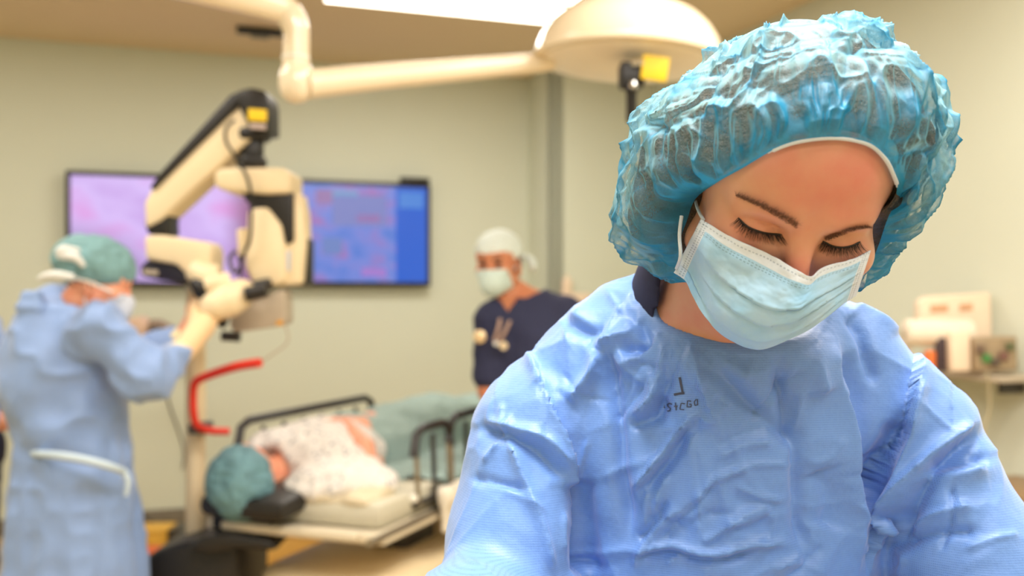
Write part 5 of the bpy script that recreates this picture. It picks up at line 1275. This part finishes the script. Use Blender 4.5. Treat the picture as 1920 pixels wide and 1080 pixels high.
# ---- blurred instruments between the surgeon and the column, on a wall rail
ins = thing('wall_instrument', tuple(onA(262)+NA*.1+Vector((0, 0, 1.2))), 'small pinkish and grey instrument holder on the wall behind the surgeon', 'instrument holder')
YI = 5.6
prism('cup', [(228, 600), (262, 592), (276, 606), (270, 634), (240, 640), (226, 622)], YI, .12, mat('pinkish plastic', (218, 186, 164), .5), ins, .02)
prism('holder', [(262, 604), (290, 598), (318, 612), (330, 640), (300, 646), (268, 640)], YI+.04, .10, mat('brown grey plastic', (150, 128, 110), .5), ins, .015)
tube('dial', [Wp(290, 622, YI+.02), Wp(298, 622, YI-.04)], [.035, .030], m_dgrey, ins)
prism('rail', [(222, 640), (352, 630), (352, 642), (222, 652)], YI+.10, .06, m_steel, ins, .004)
pA = onA(290); tube('bracket', [Wp(290, 640, YI+.14), Vector((onA(290).x, onA(290).y, Wp(290, 640, YI+.14).z))+NA*.002], .02, m_steel, ins)
m_cab = mat('grey cable', (96, 90, 80), .6)
def wallcable(pts, r, lab):
    P = [];
    for x, y in pts:
        p = onA(x)+NA*(r+.003); p.z = CAMZ+(HZ-y)*p.y/FPX; P.append(p)
    o = tube('wall_cable', P, r, m_cab, None, seg=8, sm=6); tag(o, lab, 'cable')
wallcable([(300, 652), (306, 700), (318, 760), (336, 810), (346, 850), (342, 880)], .005, 'thin grey cable hanging down the wall left of the microscope column')
wallcable([(238, 930), (262, 960), (300, 984), (340, 990)], .012, 'thick grey cable curving down to the floor behind the surgeon')
# floor things behind
def floorbox(name, x0, x1, ytop, Y, dep, m, lab, cat, lidm=None):
    a = Wp(x0, ytop, Y); b = Wp(x1, ytop, Y); h = a.z; c = (a+b)/2
    t = thing(name, (c.x, Y+dep/2, 0), lab, cat); box('body', (b.x-a.x, dep, h*.8), (c.x, Y+dep/2, h*.4), m, t, 0, .008); box('lid', ((b.x-a.x)*1.04, dep*1.04, h*.2), (c.x, Y+dep/2, h*.9), lidm or m, t, 0, .008)
    return t
m_ybox = mat('yellow plastic', (226, 176, 70), .5, var=.2, vscale=12); m_obox = mat('orange plastic', (214, 96, 40), .5)
floorbox('storage_box', 250, 308, 994, 5.55, .2, m_ybox, 'yellow box on the floor at the wall, beside the surgeon gown', 'box')
floorbox('storage_box', 312, 348, 994, 5.60, .2, m_dgrey, 'dark box on the floor at the wall, beside the yellow one', 'box')
floorbox('storage_box', 250, 296, 1036, 4.9, .15, m_obox, 'low orange box on the floor in front of the yellow box', 'box')
floorbox('step_stool', 446, 604, 986, 4.9, .35, mat('honey wood', (238, 190, 104), .45, var=.1), 'honey coloured step stool on the floor below the stretcher', 'stool')
floorbox('waste_bin', 612, 660, 1000, 5.05, .3, m_black, 'black bin on the floor below the stretcher', 'bin')
# right-hand wall things
m_pinkw = mat('warm white plastic', (240, 218, 194), .5)
def onC(Y): t = (5.475-Y)/.943; return 1.399+.333*t
def wallsup(z, Y, x0):
    return
sh = thing('wall_shelf', (1.75, 4.0, 1.05), 'grey shelf on the right wall carrying the equipment', 'shelf')
zs_ = Wp(1800, 697, 3.95).z
box('board', (.22, .62, .022), (onC(4.0)-.115, 4.0, zs_-.011), m_grey, sh, math.atan2(NA.y, NA.x)+math.pi/2, .004)
for Y in (3.8, 4.2): box('bracket', (.12, .02, .05), (onC(Y)-.085, Y, zs_-.047), m_dgrey, sh, math.atan2(NA.y, NA.x)+math.pi/2, .004)
def onshelf(name, poly, Y, th, m, lab, cat, extra=None):
    zmin = min(Wp(x, y, Y).z for x, y in poly); c = Wp(sum(p[0] for p in poly)/len(poly), 600, Y)
    t = thing(name, (c.x, Y, zmin), lab, cat); prism('body', poly, Y, th, m, t, .01)
    return t
t = onshelf('equipment_monitor', [(1722, 566), (1735, 556), (1858, 548), (1862, 640), (1850, 696), (1800, 696), (1790, 650), (1722, 640)], 3.96, .05, m_pinkw, 'warm white monitor panel standing at the back of the wall shelf', 'monitor')
prism('panel_marks', [(1745, 572), (1778, 570), (1778, 584), (1745, 586)], 3.956, .004, mat('faded orange print', (214, 166, 130), .5), t, .001)
prism('panel_marks', [(1800, 570), (1824, 568), (1824, 582), (1800, 584)], 3.956, .004, bpy.data.materials['faded orange print'], t, .001)
t = thing('paper_roll', tuple(Wp(1760, 650, 3.85)), 'white paper roll lying across the shelf front', 'roll')
tube('roll', [Wp(1696, 624, 3.86), Wp(1700, 624, 3.86), Wp(1816, 624, 3.84), Wp(1820, 624, 3.84)], [.045, .052, .052, .045], mat('white paper', (238, 224, 206), .8), t, seg=28)
tube('core', [Wp(1692, 624, 3.86), Wp(1824, 624, 3.84)], .018, m_grey, t)
for x in (1706, 1812): prism('stand', [(x-4, 650), (x+4, 650), (x+4, 697), (x-4, 697)], 3.84, .03, m_grey, t, .002)
onshelf('dispenser', [(1782, 622), (1820, 620), (1822, 697), (1784, 697)], 3.76, .05, m_pinkw, 'upright warm white dispenser in front of the paper roll', 'dispenser')
t = onshelf('bottle', [(1760, 632), (1768, 628), (1776, 632), (1780, 650), (1780, 697), (1757, 697), (1757, 650)], 3.80, .035, mat('dark violet plastic', (70, 56, 62), .4), 'dark bottle on the shelf, left of the upright dispenser', 'bottle')
onshelf('small_box', [(1738, 658), (1756, 657), (1756, 697), (1738, 697)], 3.80, .04, mat('orange carton', (232, 120, 60), .5), 'small orange box on the shelf beside the dark bottle', 'box')
t = onshelf('instrument_tray', [(1826, 634), (1908, 630), (1910, 695), (1828, 697)], 3.74, .10, mat('brushed metal', (170, 150, 124), .45, metal=.4, var=.3, vscale=30), 'brownish metal instrument tray at the right end of the shelf', 'tray')
for x, y, c_ in ((1852, 672, (70, 130, 70)), (1868, 680, (90, 76, 66)), (1840, 655, (110, 90, 76)), (1884, 668, (120, 84, 76)), (1896, 650, (96, 100, 70))):
    prism('fitting', [(x-7, y-8), (x+7, y-8), (x+8, y+8), (x-8, y+8)], 3.725, .02, mat('fitting plastic', c_, .4), t, .003)
wc = Wp(1864, 830, 3.8)
tb = tube('hanging_tube', [Wp(1850, 700, 3.72), Wp(1856, 760, 3.76), Wp(1842, 830, 3.78), Wp(1862, 900, 3.78), Wp(1880, 960, 3.78)], .006, mat('clear tube', (190, 180, 150), .3), None, seg=8, sm=5); tag(tb, 'pale tube hanging below the wall shelf', 'tube')
cb_ = thing('low_cabinet', (1.83, 3.55, 0), 'brown low cabinet against the right wall at the picture edge', 'cabinet')
m_wood = mat('brown laminate', (150, 122, 90), .5, var=.1)
wa = math.atan2(NA.y, NA.x)+math.pi/2
box('body', (.32, .60, .66), (onC(3.5)-.20, 3.5, .35), m_wood, cb_, wa, .006); box('top', (.34, .62, .03), (onC(3.5)-.205, 3.5, .695), m_wood, cb_, wa, .004)
for k in (-1, 1): box('door', (.018, .28, .58), Vector((onC(3.5)-.20, 3.5, .35))-Vector((math.cos(wa), math.sin(wa), 0))*.165+NA*(.145*k), m_wood, cb_, wa, .004)
# small pale object on the wall behind the man's shoulder
p = Wp(1062, 566, 5.9); t = thing('wall_dispenser', (p.x, p.y, p.z-.06), 'pale dispenser on the wall behind the navy scrubs shoulder', 'dispenser')
q0 = cB+UA*.08+NA*.06; zc = CAMZ+(HZ-564)*q0.y/FPX
box('body', (.20, .11, .10), (q0.x+.05, q0.y+.02, zc), m_pinkw, t, ANG, .015); lathe('bottle', [(.03, 0), (.034, .02), (.034, .08), (.012, .10), (.012, .12)], (q0.x, q0.y-.02, zc+.049), m_pinkw, t, seg=20)
